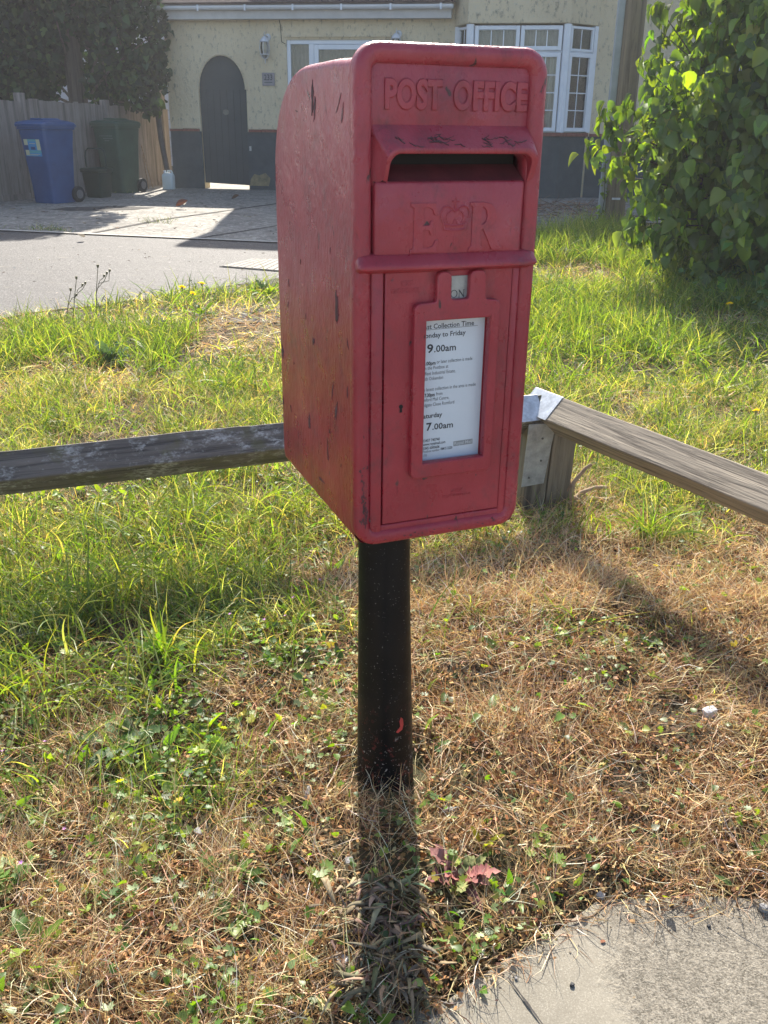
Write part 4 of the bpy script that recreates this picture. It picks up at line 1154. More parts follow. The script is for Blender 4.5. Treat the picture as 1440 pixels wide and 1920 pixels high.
# ---------------------------------------------------------------- wheelie bins
def wheelie(name, loc, rz, mat, hgt, label):
    e = empty(name, loc, rz, label, 'bin', 'wheelie bins by the fence')
    mb = MB(); wt, dt, wb, db = .245, .275, .185, .20
    def ring(w_, d_, z, yo=0, r_=.05): return [(x, y + yo, z) for x, y in rrect(-w_, w_, -d_, d_, r_, 5)]
    h = hgt - .09
    rings = [ring(wb, db, .0, .02), ring(wb + .004, db + .004, .03, .02), ring(wb + .012, db + .014, .25, .015), ring(wt - .02, dt - .025, h * .78, 0), ring(wt - .008, dt - .01, h - .06, 0), ring(wt - .008, dt - .01, h - .035), ring(wt + .012, dt + .008, h - .03), ring(wt + .012, dt + .008, h)]
    mb.loft(rings); body = mb.build('body', mat, e, 35)
    mb = MB()
    rings = [ring(wt + .022, dt + .018, h + .001, -.005), ring(wt + .024, dt + .02, h + .035, -.005), ring(wt + .012, dt + .005, h + .055, -.005), ring(wt - .03, dt - .04, h + .070, .0), ring(wt - .09, dt - .10, h + .082, .01)]
    mb.loft(rings); lid = mb.build('lid', mat, e, 35)
    mb = MB()                               # lid grip and raised dome
    mb.tube([(-.10, -.10, h + .066), (-.085, -.15, h + .092), (.085, -.15, h + .092), (.10, -.10, h + .066)], .013, 8); mb.build('lid_grip', mat, lid, 40)
    mb = MB()
    mb.loft([ring(.17, .15, h + .06, .05, .10), ring(.15, .13, h + .085, .06, .10), ring(.11, .09, h + .105, .07, .08)]); mb.build('lid_dome', mat, lid, 40)
    mb = MB(); mb.tube([(-.20, dt + .0, h - .01), (-.20, dt + .055, h + .015), (.20, dt + .055, h + .015), (.20, dt + .0, h - .01)], .014, 8)
    for k in (-.15, 0, .15): mb.tube([(k - .03, dt + .03, h + .03), (k + .03, dt + .03, h + .03)], .022, 8)
    mb.build('handle', mat, e, 40)
    mb = MB(); mb.tube([(-.22, .235, .10), (.22, .235, .10)], .012, 8); mb.box((-.15, .15, .03), (.15, .24, .14)); mb.build('axle', mat, e, 40)
    for s_ in (-1, 1):
        mb = MB(); x0, x1 = s_ * .185, s_ * .24
        pr = [(.0, .045), (.0, .09), (.006, .10), (.02, .102), (.035, .102), (.049, .10), (.055, .09), (.055, .045)]
        mb.loft([[(x0 + s_ * a, .235 + r_ * math.cos(2 * math.pi * k / 20), .102 + r_ * math.sin(2 * math.pi * k / 20)) for k in range(20)] for a, r_ in pr])
        wl = mb.build('wheel', M['rubber'], e, 40)
        mb = MB(); mb.tube([(x0 - s_ * .003, .235, .102), (x1 + s_ * .004, .235, .102)], [.058, .058], 16); mb.tube([(x1 + s_ * .003, .235, .102), (x1 + s_ * .01, .235, .102)], [.02, .016], 10); mb.build('hub', M['hub'], wl, 40)
    return e, h
def on_front(x, z, h):      # y of the bin front at height z (tapering)
    zs = [0, .25, h * .78, h - .06]; ys = [-.18, -.199, -.25, -.265]
    return float(np.interp(z, zs, ys)) - .0025
bb, hb = wheelie('blue_wheelie_bin', (-4.50, 12.98, .423), R(-27), M['blue'], 1.03, 'blue wheelie bin with a blue and yellow sticker on its front')
mb = MB()
def fq(x0, x1, z0, z1, mi, dz=0):
    mb.cur = mi; mb.add([(x0, on_front(0, z0, hb) - dz, z0), (x1, on_front(0, z0, hb) - dz, z0), (x1, on_front(0, z1, hb) - dz, z1), (x0, on_front(0, z1, hb) - dz, z1)], [(0, 1, 2, 3)])
fq(-.155, .125, .585, .79, 0)
fq(-.155, -.09, .72, .79, 1, .001); fq(.06, .125, .66, .79, 1, .001); fq(-.155, -.09, .595, .66, 1, .001); fq(-.09, .06, .765, .79, 2, .001); fq(-.155, -.09, .66, .72, 3, .001); fq(-.05, .03, .665, .70, 3, .002); fq(-.09, .125, .625, .655, 2, .001); fq(-.085, .10, .606, .612, 1, .002); fq(-.085, .06, .597, .601, 1, .002); fq(-.06, .04, .735, .742, 1, .002)
mb.build('sticker', [M['stick_a'], M['stick_b'], M['stick_c'], M['blue']], bb, fix=False)
gb, hg = wheelie('green_wheelie_bin', (-4.12, 14.95, .433), R(-24), M['dgreen'], 1.04, 'dark green wheelie bin with faint raised lettering on its front')
mb = MB(); hb = hg
for z, x0, x1 in ((.80, -.11, .12), (.765, -.05, .13), (.735, -.03, .06)):
    x = x0
    while x < x1: wd = rd.uniform(.008, .016); mb.box((x, on_front(0, z, hg) - .002, z), (x + wd, on_front(0, z, hg), z + .016)); x += wd + .006
mb.build('moulded_mark', simple('moulded_mark', (.16, .20, .17), .6), gb)
# food caddy
cd = empty('food_waste_caddy', (-4.18, 13.95, .428), R(-18), 'small dark green food waste caddy with its handle raised between the two wheelie bins', 'bin')
mb = MB(); rr4 = lambda w_, d_, z, r_=.03: [(x, y, z) for x, y in rrect(-w_, w_, -d_, d_, r_, 4)]
mb.loft([rr4(.12, .13, 0), rr4(.125, .135, .02), rr4(.15, .165, .34), rr4(.165, .18, .345), rr4(.165, .18, .365)]); mb.build('body', M['dgreen2'], cd, 35)
mb = MB(); mb.loft([rr4(.17, .185, .366), rr4(.17, .185, .385), rr4(.15, .165, .40), rr4(.10, .11, .405)]); mb.build('lid', M['dgreen2'], cd, 35)
mb = MB(); mb.tube([(-.165, 0, .35), (-.165, 0, .55), (-.15, 0, .62), (-.11, 0, .655), (.11, 0, .655), (.15, 0, .62), (.165, 0, .55), (.165, 0, .35)], .011, 8); mb.build('handle', M['dgreen2'], cd, 50)
mb = MB(); mb.box((.02, -.152, .21), (.11, -.148, .27)); q = mb.build('label_sticker', M['white'], cd)
mb = MB(); [mb.box((.03 + k * .024, -.1535, .225), (.045 + k * .024, -.1525, .255)) for k in range(3)]; mb.build('sticker_print', M['inkgrey'], q)
# jug
jg = empty('plastic_jug', (-3.56, 15.72, .438), R(-12), 'milky white plastic canister standing against the end of the fence by the house corner', 'jug')
mb = MB(); mb.loft([rr4(.085, .06, 0, .02), rr4(.09, .065, .01, .02), rr4(.09, .065, .20, .02), rr4(.085, .06, .225, .025), rr4(.06, .045, .25, .03)]); mb.build('body', M['jug'], jg, 50)
mb = MB(); mb.tube([(-.01, 0, .235), (-.005, 0, .28), (.06, 0, .282), (.075, 0, .25), (.07, 0, .21)], .013, 8); mb.build('handle', M['jug'], jg, 50)
mb = MB(); mb.tube([(-.055, 0, .23), (-.055, 0, .265)], .019, 12); mb.tube([(-.055, 0, .265), (-.055, 0, .285)], .022, 12); mb.build('cap', M['white'], jg, 40)

# ---------------------------------------------------------------- inspection covers on the footpath
def cover(quad, lab):
    p = [G(*q) for q in quad]
    c = sum(p, Vector()) / 4
    e = empty('inspection_cover', c, 0, lab, 'cover', 'inspection covers in the footpath')
    q = [v - c for v in p]
    mb = MB(); mb.add([tuple(v + Vector((0, 0, .002))) for v in q] + [tuple(v + Vector((0, 0, -.02))) for v in q], [(0, 1, 2, 3)] + [(i, (i + 1) % 4, 4 + (i + 1) % 4, 4 + i) for i in range(4)]); mb.build('frame', M['joint'], e)
    mb = MB(); N1, N2 = 10, 9
    def pt(u, v): return q[0].lerp(q[1], u).lerp(q[3].lerp(q[2], u), v)
    for i in range(N1):
        for j in range(N2):
            a = .03 + .94 * i / N1; b = .03 + .94 * j / N2; s1 = .94 / N1 * .88; s2 = .94 / N2 * .88
            cs_ = [pt(a, b), pt(a + s1, b), pt(a + s1, b + s2), pt(a, b + s2)]
            mb.add([tuple(v + Vector((0, 0, .008))) for v in cs_] + [tuple(v + Vector((0, 0, .003))) for v in cs_], [(0, 1, 2, 3)] + [(k, (k + 1) % 4, 4 + (k + 1) % 4, 4 + k) for k in range(4)])
    mb.build('lid', M['cover'], e)
cover(((411, 500), (560, 512), (585, 488), (470, 486)), 'worn rectangular chequered metal cover set in the grey footpath behind the box')
# ---------------------------------------------------------------- vegetation
def green(x, y):
    yy = y + 1.45 * sstep(.10, -.55, x) * sstep(1.1, 1.7, y) + (vnoise(x, y, 3.2, 4) - .5) * 1.5 + (vnoise(x, y, 9, 5) - .5) * .9
    return sstep(2.35, 3.5, yy)
def roots(N, y0, y1, dens=None, wmax=.47, pad=.45):
    y = np.sqrt(rng.uniform(y0 ** 2, y1 ** 2, N)) if y0 > 3 else rng.uniform(y0, y1, N)
    x = rng.uniform(-1, 1, N) * (y * wmax + pad)
    k = (np.hypot(x - .009, y - 1.716) > .100) & (y > slab_y(x) + rng.normal(.0, .03, N) + .02) & (y < kerb_y(x) + rng.normal(0, .05, N))
    if dens is not None: k &= rng.random(N) < dens(x, y)
    return x[k], y[k]
def soilz(x, y):
    hh = .022 * vnoise(x, y, 7) + .016 * vnoise(x, y, 22, 1) + .01 * vnoise(x, y, 70, 2) - .012
    return gz(y) + np.where(y < 4.6, (hh + .004) * sstep(0, .10, y - slab_y(x)) - .008, -.012)
U = lambda a, b, n: rng.uniform(a, b, n)
def pal(cols, wts, N, v=.18, hue=.08):
    i = rng.choice(len(cols), N, p=np.array(wts) / sum(wts))
    return jitter(np.array(cols)[i], N, v, hue)
STRAW = [(.67, .48, .24), (.77, .60, .34), (.44, .26, .12), (.88, .80, .58), (.22, .12, .06)]
GREEN = [(.19, .26, .04), (.11, .18, .03), (.28, .33, .06), (.44, .42, .18), (.07, .13, .03)]
# matted dry fibres lying on the ground
parts = []
def straw_d(x, y): return np.clip(1.05 - .8 * green(x, y), 0, 1) * (.06 + 1.15 * sstep(.35, .68, .55 * vnoise(x, y, 7, 6) + .45 * vnoise(x, y, 19, 16)))
x, y = roots(84000, .9, 2.6, straw_d)
N = len(x); print('straw', N)
P = np.stack([x, y, soilz(x, y) + U(0, .022, N) * (.4 + vnoise(x, y, 6, 6))], -1)
flow = vnoise(x, y, 3.0, 7) * 12
az = np.where(rng.random(N) < .45, flow + rng.normal(0, .6, N), U(0, 6.28, N))
parts.append(ribbons(P, az, U(.025, .12, N), U(.0009, .0026, N), U(.6, 1.6, N), rng.normal(.25, .6, N), 4, pal(STRAW, [3.0, 2.2, 3.2, 1.3, 3.0], N), .28, zmin=.002))
x, y = roots(60000, 4.4, 10.8, lambda x, y: .3 + .7 * (vnoise(x, y, 1.5, 12) > .4))
N = len(x)
parts.append(ribbons(np.stack([x, y, gz(y) + U(-.005, .03, N)], -1), U(0, 6.28, N), U(.05, .16, N), U(.003, .007, N), U(.9, 1.6, N), rng.normal(.2, .4, N), 2, pal(STRAW, [4, 3, 2, 1.4, 1], N), .3, zmin=.002))
x, y = roots(95000, 2.4, 4.6, lambda x, y: np.clip(1.1 - .85 * green(x, y), .1, 1))
N = len(x)
P = np.stack([x, y, soilz(x, y) + U(0, .02, N)], -1)
parts.append(ribbons(P, U(0, 6.28, N), U(.04, .13, N), U(.0014, .0028, N), U(.5, 1.5, N), rng.normal(.3, .6, N), 3, pal(STRAW, [4, 3, 2, 1.4, 1], N), .3, zmin=.002))
# upright dry tufts
def tufts(n, y0, y1, dens, per, hl, wd, cols, wts, spread=.03, lean=(.1, .9), curl=(.2, 1.2), seg=4):
    x, y = roots(n, y0, y1, dens); n = len(x)
    k = rng.poisson(per, n) + 1; X = np.repeat(x, k); Y = np.repeat(y, k); N = len(X)
    sz = np.repeat(U(.6, 1.25, n), k)
    X = X + rng.normal(0, spread, N); Y = Y + rng.normal(0, spread, N)
    ok = (Y > slab_y(X) + .01) & (Y < kerb_y(X)); X, Y, sz = X[ok], Y[ok], sz[ok]; N = len(X)
    P = np.stack([X, Y, soilz(X, Y)], -1)
    return ribbons(P, U(0, 6.28, N), U(*hl, N) * sz, U(*wd, N), U(*lean, N), U(*curl, N), seg, pal(cols, wts, N), .16)
parts.append(tufts(620, .95, 3.2, lambda x, y: (1 - green(x, y)) * sstep(.35, .7, vnoise(x, y, 5, 8)), 26, (.04, .13), (.0009, .0019), STRAW, [4, 4, 2, 2, 1], .022))
V, F, C = join(parts); tag(mesh_np('dry_grass', V, F, M['straw'], col=C), kind='stuff')

# crumbled leaf litter and moss between the fibres
x, y = roots(150000, .92, 3.2, lambda x, y: .30 + .75 * (vnoise(x, y, 11, 9) > .42) * (1 - .6 * green(x, y)))
N = len(x); P = np.stack([x, y, soilz(x, y) + U(.001, .024, N)], -1)
tip = rng.normal(0, 1, (N, 3)); tip[:, 2] *= .6; nrm = rng.normal(0, 1, (N, 3)); nrm[:, 2] += .8
X_, Y_, Z_ = basis(tip, nrm)
q = ([(-.4, 0, 0), (.0, -.05, .12), (.4, .1, 0), (.3, .8, .2), (-.05, 1, .0), (-.35, .7, .15)], [(0, 1, 4, 5), (1, 2, 3, 4)])
V, F, C = scatter(*q, P, X_, Y_, Z_, U(.003, .013, N), pal([(.36, .19, .08), (.20, .105, .05), (.46, .29, .13), (.10, .055, .03), (.28, .25, .09), (.58, .42, .22)], [4, 3.5, 2.2, 3, 1.2, 1], N))
tag(mesh_np('leaf_litter', V, F, M['dead'], col=C), kind='stuff')

# green grass
parts = []
gd = lambda x, y: green(x, y) * (.12 + 1.1 * sstep(.35, .68, .6 * vnoise(x, y, 4, 10) + .4 * vnoise(x, y, 11, 18)))
parts.append(tufts(2600, 1.1, 2.6, lambda x, y: gd(x, y) * .8, 13, (.04, .14), (.0016, .0042), GREEN, [3, 3, 2, 1.5, 1.5], .028, (.1, 1.0), (.2, 1.3)))
parts.append(tufts(4600, 2.3, 4.8, gd, 14, (.05, .18), (.0024, .0058), GREEN, [3, 2.6, 2.4, 1.8, 1.2], .035, (.1, 1.0), (.2, 1.4)))
parts.append(tufts(3600, 2.2, 4.8, lambda x, y: .6 * gd(x, y), 12, (.05, .15), (.0014, .003), STRAW, [3, 4, 1, 3, .5], .035, (.1, 1.1), (.2, 1.3)))
rich = lambda x, y: (.10 + .95 * sstep(.28, .62, vnoise(x, y, 1.3, 51))) * (.2 + .9 * sstep(.3, .65, vnoise(x, y, 2.2, 11))) * (1 - .35 * sstep(-.4, -1.6, x) * sstep(.5, .35, vnoise(x, y, 3, 3)))
parts.append(tufts(6800, 4.4, 10.8, rich, 12, (.06, .24), (.004, .011), [(.20, .27, .045), (.12, .19, .035), (.30, .34, .07), (.46, .42, .19), (.07, .13, .03)], [3, 2.6, 2.4, 1.3, 1.2], .06, (.1, .95), (.2, 1.4), 3))
parts.append(tufts(6200, 4.4, 10.8, lambda x, y: .35 + .6 * (vnoise(x, y, 1.8, 12) > .45), 12, (.03, .13), (.003, .006), STRAW, [3, 4, 1, 3, .5], .07, (.3, 1.3), (.2, 1.3), 3))
# lusher tall grass right of the box near the telegraph pole and the bush
for (cx0, cx1, cy0, cy1, n, hl) in ((1.3, 2.5, 8.2, 10.3, 520, (.14, .36)), (1.9, 3.2, 6.4, 8.3, 420, (.12, .30)), (.9, 1.9, 5.2, 7.2, 330, (.12, .28)), (-2.3, -1.2, 4.9, 5.8, 170, (.12, .27)), (.1, 1.0, 4.6, 6.2, 160, (.1, .24))):
    bx = U(cx0, cx1, n); by = U(cy0, cy1, n); ok = by < kerb_y(bx); bx, by = bx[ok], by[ok]
    X = np.repeat(bx, 14) + rng.normal(0, .04, len(bx) * 14); Y = np.repeat(by, 14) + rng.normal(0, .04, len(bx) * 14); N = len(X)
    parts.append(ribbons(np.stack([X, Y, gz(Y) - .01], -1), U(0, 6.28, N), U(*hl, N), U(.004, .009, N), U(.05, .7, N), U(.2, 1.4, N), 4, pal(GREEN, [4, 2.4, 3, 1.4, 1], N), .12))
# long arching blades, left foreground
for (px, py, n, L0_, sp) in ((140, 1180, 40, .30, .09), (300, 1290, 46, .26, .08), (60, 1330, 44, .26, .09), (230, 1120, 34, .30, .10), (420, 1110, 30, .24, .1), (520, 1010, 40, .26, .12), (300, 1030, 36, .28, .12), (40, 1080, 40, .3, .1), (100, 1480, 24, .18, .07), (1215, 1020, 46, .24, .035), (1110, 1000, 26, .18, .05), (1380, 960, 40, .22, .08), (700, 960, 30, .2, .1), (1180, 900, 34, .22, .08)):
    c = G(px, py); n = int(n * 2.6); X = c.x + rng.normal(0, sp, n); Y = c.y + rng.normal(0, sp, n)
    parts.append(ribbons(np.stack([X, Y, soilz(X, Y)], -1), U(0, 6.28, n), U(.5, 1.1, n) * L0_, U(.0032, .0075, n), U(.05, .7, n), U(.5, 1.7, n), 7, pal(GREEN[:4], [4, 2, 3, 1.2], n), .08))
V, F, C = join(parts); print('grass faces', len(F)); tag(mesh_np('grass', V, F, M['blade'], col=C), kind='stuff')

# small green ground weeds (clover and cranesbill leaves)
def gweed(x, y): return (.16 + 1.0 * sstep(.45, .7, vnoise(x, y, 4.5, 13))) * (.35 + .65 * sstep(.1, -.5, x) * sstep(2.9, 2.3, y) + .2 * green(x, y))
x, y = roots(16000, .98, 3.4, gweed)
N = len(x); P = np.stack([x, y, soilz(x, y) + U(.012, .045, N)], -1)
nrm = rng.normal(0, .45, (N, 3)); nrm[:, 2] += 1; nrm[:, 1] += -.15; tip = rng.normal(0, 1, (N, 3)); tip[:, 2] *= .3
X_, Y_, Z_ = basis(tip, nrm)
V, F, C = scatter(*LOBED, P, X_, Y_, Z_, U(.005, .0135, N), pal([(.16, .27, .05), (.10, .19, .05), (.24, .33, .05), (.20, .27, .13), (.45, .38, .07)], [3, 3, 2.5, 2, .7], N))
pw = [(V, F, C)]
x, y = roots(9000, 1.0, 4.2, lambda x, y: .12 + .9 * gweed(x, y))
N = len(x); P = np.stack([x, y, soilz(x, y) + U(.004, .05, N)], -1)
tip = rng.normal(0, 1, (N, 3)); tip[:, 2] = np.abs(tip[:, 2]) * .6; nrm = rng.normal(0, .5, (N, 3)); nrm[:, 2] += 1
X_, Y_, Z_ = basis(tip, nrm); pw.append(scatter(*LEAF, P, X_, Y_, Z_, U(.008, .022, N), pal([(.15, .25, .05), (.09, .17, .04), (.24, .31, .07), (.22, .28, .15)], [3, 3, 2, 1.5], N)))
x, y = roots(9000, 1.0, 3.6, lambda x, y: (.05 + .9 * sstep(.05, -.45, x)) * sstep(.42, .6, vnoise(x, y, 5.5, 61)))
N = len(x); P = np.stack([x, y, soilz(x, y) + U(.004, .04, N)], -1)
tip = rng.normal(0, 1, (N, 3)); tip[:, 2] = np.abs(tip[:, 2]) * .9; nrm = rng.normal(0, .6, (N, 3)); nrm[:, 2] += 1
X_, Y_, Z_ = basis(tip, nrm); pw.append(scatter(*leaf_template(.2, .1, .3, .03), P, X_, Y_, Z_, U(.02, .055, N), pal([(.15, .25, .05), (.09, .17, .04), (.26, .33, .07), (.22, .28, .15)], [3, 3, 2, 1], N)))
V, F, C = join(pw); tag(mesh_np('ground_weeds', V, F, M['leaf'], col=C), kind='stuff')

# individual plants ------------------------------------------------
def rosette(name, c, n, L_, wid, col, mat, lean=(.7, 1.25), wave=.05, jag=True, name_leaf='leaf', up_=0.0):
    """rosette of strap leaves with toothed edges"""
    Vs, Fs, Cs = [], [], []; k = 0
    for i in range(n):
        a = i * 2.4 + random.uniform(-.4, .4); Ln = L_ * random.uniform(.6, 1.1); le = random.uniform(*lean); cu = random.uniform(.1, .9)
        p = Vector((c.x, c.y, c.z + up_)); m_ = 13; w0 = wid * random.uniform(.75, 1.15); hd = Vector((math.cos(a), math.sin(a), 0)); sd = Vector((-hd.y, hd.x, 0))
        colr = np.clip(np.array(col[i % len(col)]) * random.uniform(.75, 1.3), 0, .9)
        for j in range(m_ + 1):
            t = j / m_; ph = le + cu * t
            wj = w0 * (.18 + 1.1 * math.sin(min(1, t * 1.02) ** 1.3 * math.pi) ** .8) * (1 if not jag or j % 2 else .62)
            wj = max(wj if t < .98 else .0005, .0004)
            tw = random.uniform(-.25, .25)
            sv = (sd + Vector((0, 0, tw))) * wj * .5
            zz = Vector((0, 0, wj * .22 + wave * wj * random.uniform(-1, 1) * 3))
            for q in (p - sv + zz, p, p + sv + zz): Vs.append(tuple(q)); Cs.append(colr)
            p = p + (hd * math.sin(ph) + Vector((0, 0, math.cos(ph)))) * (Ln / m_)
            g = float(soilz(p.x, p.y)) + .006
            if p.z < g: p.z = g + random.uniform(0, .003)
        for j in range(m_):
            b = k + j * 3; Fs += [(b, b + 1, b + 4, b + 3), (b + 1, b + 2, b + 5, b + 4)]
        k += (m_ + 1) * 3
    Vs = np.array(Vs) - np.array([c.x, c.y, c.z])
    o = mesh_np(name, Vs, Fs, mat, col=np.array(Cs), smooth=True); o.location = c
    return o
def gp(px, py): c = G(px, py); c.z = float(soilz(c.x, c.y)); return c
GR = [(.15, .26, .04), (.10, .19, .035), (.24, .33, .05)]
tag(rosette('dandelion_plant', gp(430, 1665), 13, .085, .017, GR + [(.20, .27, .10)], M['leaf']), 'bright green dandelion rosette on the dry grass at the lower left of the pole', 'plant', 'weeds in the verge')
tag(rosette('dandelion_plant', gp(440, 1745), 5, .05, .024, GR, M['leaf'], jag=False), 'small weed with a few smooth rounded bright green leaves below the dandelion rosette', 'plant', 'weeds in the verge')
tag(rosette('dock_plant', gp(225, 1415), 9, .11, .028, [(.09, .15, .05), (.07, .12, .045), (.13, .18, .10)], M['leafdark'], jag=False, lean=(.9, 1.4)), 'dull dark green dock with flat broad leaves in the lower left grass', 'plant', 'weeds in the verge')
tag(rosette('sow_thistle', gp(300, 1245), 18, .11, .022, GR, M['leaf'], lean=(.05, 1.1)), 'bushy bright green toothed weed standing tallest in the left foreground', 'plant', 'weeds in the verge')
tag(rosette('sow_thistle', gp(330, 1290), 12, .08, .018, GR, M['leaf'], lean=(.2, 1.2)), 'lower clump of toothed green leaves just in front of the bushy tall weed', 'plant', 'weeds in the verge')
tag(rosette('red_leaved_weed', gp(865, 1668), 15, .090, .026, [(.28, .11, .10), (.34, .16, .14), (.24, .10, .09), (.20, .22, .08)], M['dead'], lean=(.55, 1.3), wave=.12), 'purplish red wavy leaved weed right of the pole shadow', 'plant', 'weeds in the verge')
tag(rosette('dark_rosette', gp(1215, 1215), 9, .055, .018, [(.08, .14, .04), (.14, .22, .04)], M['leaf'], jag=False), 'small dark green rosette in the shadow of the right rail', 'plant', 'weeds in the verge')
tag(rosette('silvery_weed', gp(450, 1130), 34, .06, .010, [(.24, .30, .20), (.30, .35, .27), (.16, .22, .12)], M['leaf'], lean=(.4, 1.4), wave=.12), 'silvery pale green frilly weed behind the pole at the left', 'plant', 'weeds in the verge')
tag(rosette('silvery_weed', gp(520, 1085), 18, .07, .02, [(.08, .14, .05), (.12, .18, .08)], M['leafdark'], lean=(.4, 1.3)), 'dark broad leaved weed close behind the silvery one', 'plant', 'weeds in the verge')
tag(rosette('pale_weed', gp(80, 1860), 14, .055, .013, [(.30, .36, .16), (.24, .30, .10)], M['leaf']), 'pale green frilly weed in the bottom left corner', 'plant', 'weeds in the verge')
tag(rosette('lone_leaf', gp(905, 1600), 3, .06, .013, [(.26, .28, .03), (.40, .38, .05)], M['leaf'], lean=(.1, .6), jag=False), 'upright yellow green blade leaves right of the pole shadow', 'plant', 'weeds in the verge')
tag(rosette('strap_leaf_weed', gp(60, 1790), 4, .09, .02, GR, M['leaf'], jag=False, lean=(.5, 1.0)), 'long strap leaves lying on straw at the bottom left', 'plant', 'weeds in the verge')
# cranesbill plants with lobed leaves
def cranesbill(px, py, n, rad, s, cols, label):
    c = gp(px, py); r_, a_ = np.sqrt(rng.random(n)) * rad, U(0, 6.28, n)
    X = r_ * np.cos(a_); Y = r_ * np.sin(a_); Z = U(.018, .05, n) * (1.1 - r_ / rad * .6)
    nrm = np.stack([X * 9, Y * 9 - .2, np.ones(n)], -1) + rng.normal(0, .3, (n, 3)); tip = np.stack([np.cos(a_), np.sin(a_), 0 * a_], -1)
    bX, bY, bZ = basis(tip, nrm)
    V, F, C_ = scatter(*LOBED, np.stack([X, Y, Z], -1), bX, bY, bZ, U(.7, 1.2, n) * s, pal(cols, [1] * len(cols), n))
    k = len(V); st = ribbons(np.zeros((n, 3)) + [0, 0, 0], a_, np.hypot(r_, Z) * 1.05, np.full(n, .0014), np.arctan2(r_, Z), np.full(n, .1), 3, jitter((.25, .20, .08), n))
    V, F, C_ = join([(V, F, C_), st])
    o = mesh_np('cranesbill', V, F, M['leaf'], col=C_); o.location = c
    tag(o, label, 'plant', 'cranesbill plants in the verge')
YG = [(.22, .33, .05), (.28, .38, .05), (.16, .26, .05)]
for a_ in ((395, 1430, 16, .035, .017, YG, 'bright lobed leaf clump between the dark dock and the pole'),
           (465, 1365, 10, .03, .015, [(.50, .44, .08), (.34, .38, .07)], 'yellowing lobed leaf clump upper right of the bright cranesbill left of the pole'),
           (600, 1665, 8, .022, .015, YG, 'little lobed leaf clump just left of the pole shadow'),
           (20, 1660, 14, .035, .019, [(.18, .28, .07), (.24, .33, .09)], 'lobed leaf clump at the left edge low down'),
           (225, 1500, 8, .03, .014, YG, 'small lobed leaf clump in straw below the dock'),
           (1010, 1610, 8, .03, .013, YG, 'lobed leaf clump right of the red leaved weed near the pavement'),
           (1050, 1640, 6, .02, .012, YG, 'small lobed leaf clump nearest the curved pavement edge'),
           (590, 1330, 12, .04, .012, [(.20, .29, .09), (.30, .34, .09)], 'grey green lobed leaf clump left of the base of the pole'),
           (520, 1560, 9, .03, .013, YG, 'lobed leaf clump beside the white stone chip left of the pole'),
           (1045, 1205, 9, .03, .013, YG, 'bright lobed leaf clump right of the pole in dry grass'),
           (1180, 1120, 12, .05, .014, YG, 'lobed leaf clump in sunlit grass below the right rail'),
           (850, 1640, 6, .018, .012, YG, 'tiny bright lobed leaf tuft inside the red leaved weed'),
           (540, 1240, 20, .07, .012, [(.20, .29, .09), (.26, .34, .06)], 'spreading lobed leaf patch with mauve flowers left of the pole'),
           (470, 1190, 18, .06, .012, [(.20, .29, .09), (.26, .34, .06)], 'lobed leaf patch in front of the silvery weed')):
    cranesbill(*a_)
# wilted grey brown plant lying in the pole shadow
c = gp(714, 1775)
parts = []
N = 430
a = rng.normal(-1.57, 1.0, N); rad = U(0, .055, N)
P = np.stack([c.x + rng.normal(0, .040, N), c.y + U(-.13, .13, N), np.zeros(N)], -1); P[:, 2] = soilz(P[:, 0], P[:, 1]) + U(.012, .05, N)
parts.append(ribbons(P, a, U(.025, .075, N), U(.005, .014, N), U(.7, 1.7, N), U(-.2, 1.5, N), 6, pal([(.21, .16, .105), (.14, .105, .07), (.30, .24, .15), (.15, .16, .09)], [3, 3, 2, 1], N), .12, flat=False, tipw=.12, zmin=.006))
V, F, C = join(parts); V = V - np.array(c)
o = mesh_np('wilted_plant', V, F, M['dead'], col=C, smooth=True); o.location = c
sol = o.modifiers.new('t', 'SOLIDIFY'); sol.thickness = .0006
tag(o, 'heap of wilted grey brown leaves lying in the pole shadow by the pavement edge', 'plant')
# pink cranesbill flowers
fl_v = [(0, 0, 0)] + [((1 if k % 2 else .35) * math.cos(2 * math.pi * k / 10), (1 if k % 2 else .35) * math.sin(2 * math.pi * k / 10), .25 if k % 2 else .1) for k in range(10)]
fl_f = [(0, 1 + k, 1 + (k + 1) % 10) for k in range(10)]
spots = [(345, 1012), (455, 1165), (490, 1160), (500, 1200), (545, 1190), (560, 1195), (462, 1280), (600, 1110), (565, 1150), (440, 1192), (155, 1457), (130, 1580), (85, 1435), (50, 1652), (275, 1110), (15, 1445), (530, 1150)]
proto = None
for i, (px, py) in enumerate(spots):
    c = gp(px, py)
    if proto is None:
        q = MB(); q.add([(x * .0065, y * .0065, z * .0065 + .055) for x, y, z in fl_v], fl_f)
        proto = q.build('pink_flower', M['pink'], None, fix=False); k = MB(); k.tube([(0, 0, 0), (.004, .002, .03), (0, 0, .055)], .0007, 4); k.build('stem', M['twig'], proto)
        o = proto
    else:
        o = proto.copy(); COL.objects.link(o); ch = [q for q in proto.children][0].copy(); COL.objects.link(ch); ch.parent = o
    o.location = c; o.rotation_euler = (random.uniform(-.5, .4), random.uniform(-.4, .4), random.uniform(0, 6)); s_ = random.uniform(.8, 1.15); o.scale = (s_, s_, s_)
    tag(o, 'tiny mauve pink cranesbill flower in the grass left of the pole', 'flower', 'tiny mauve flowers left of the pole')
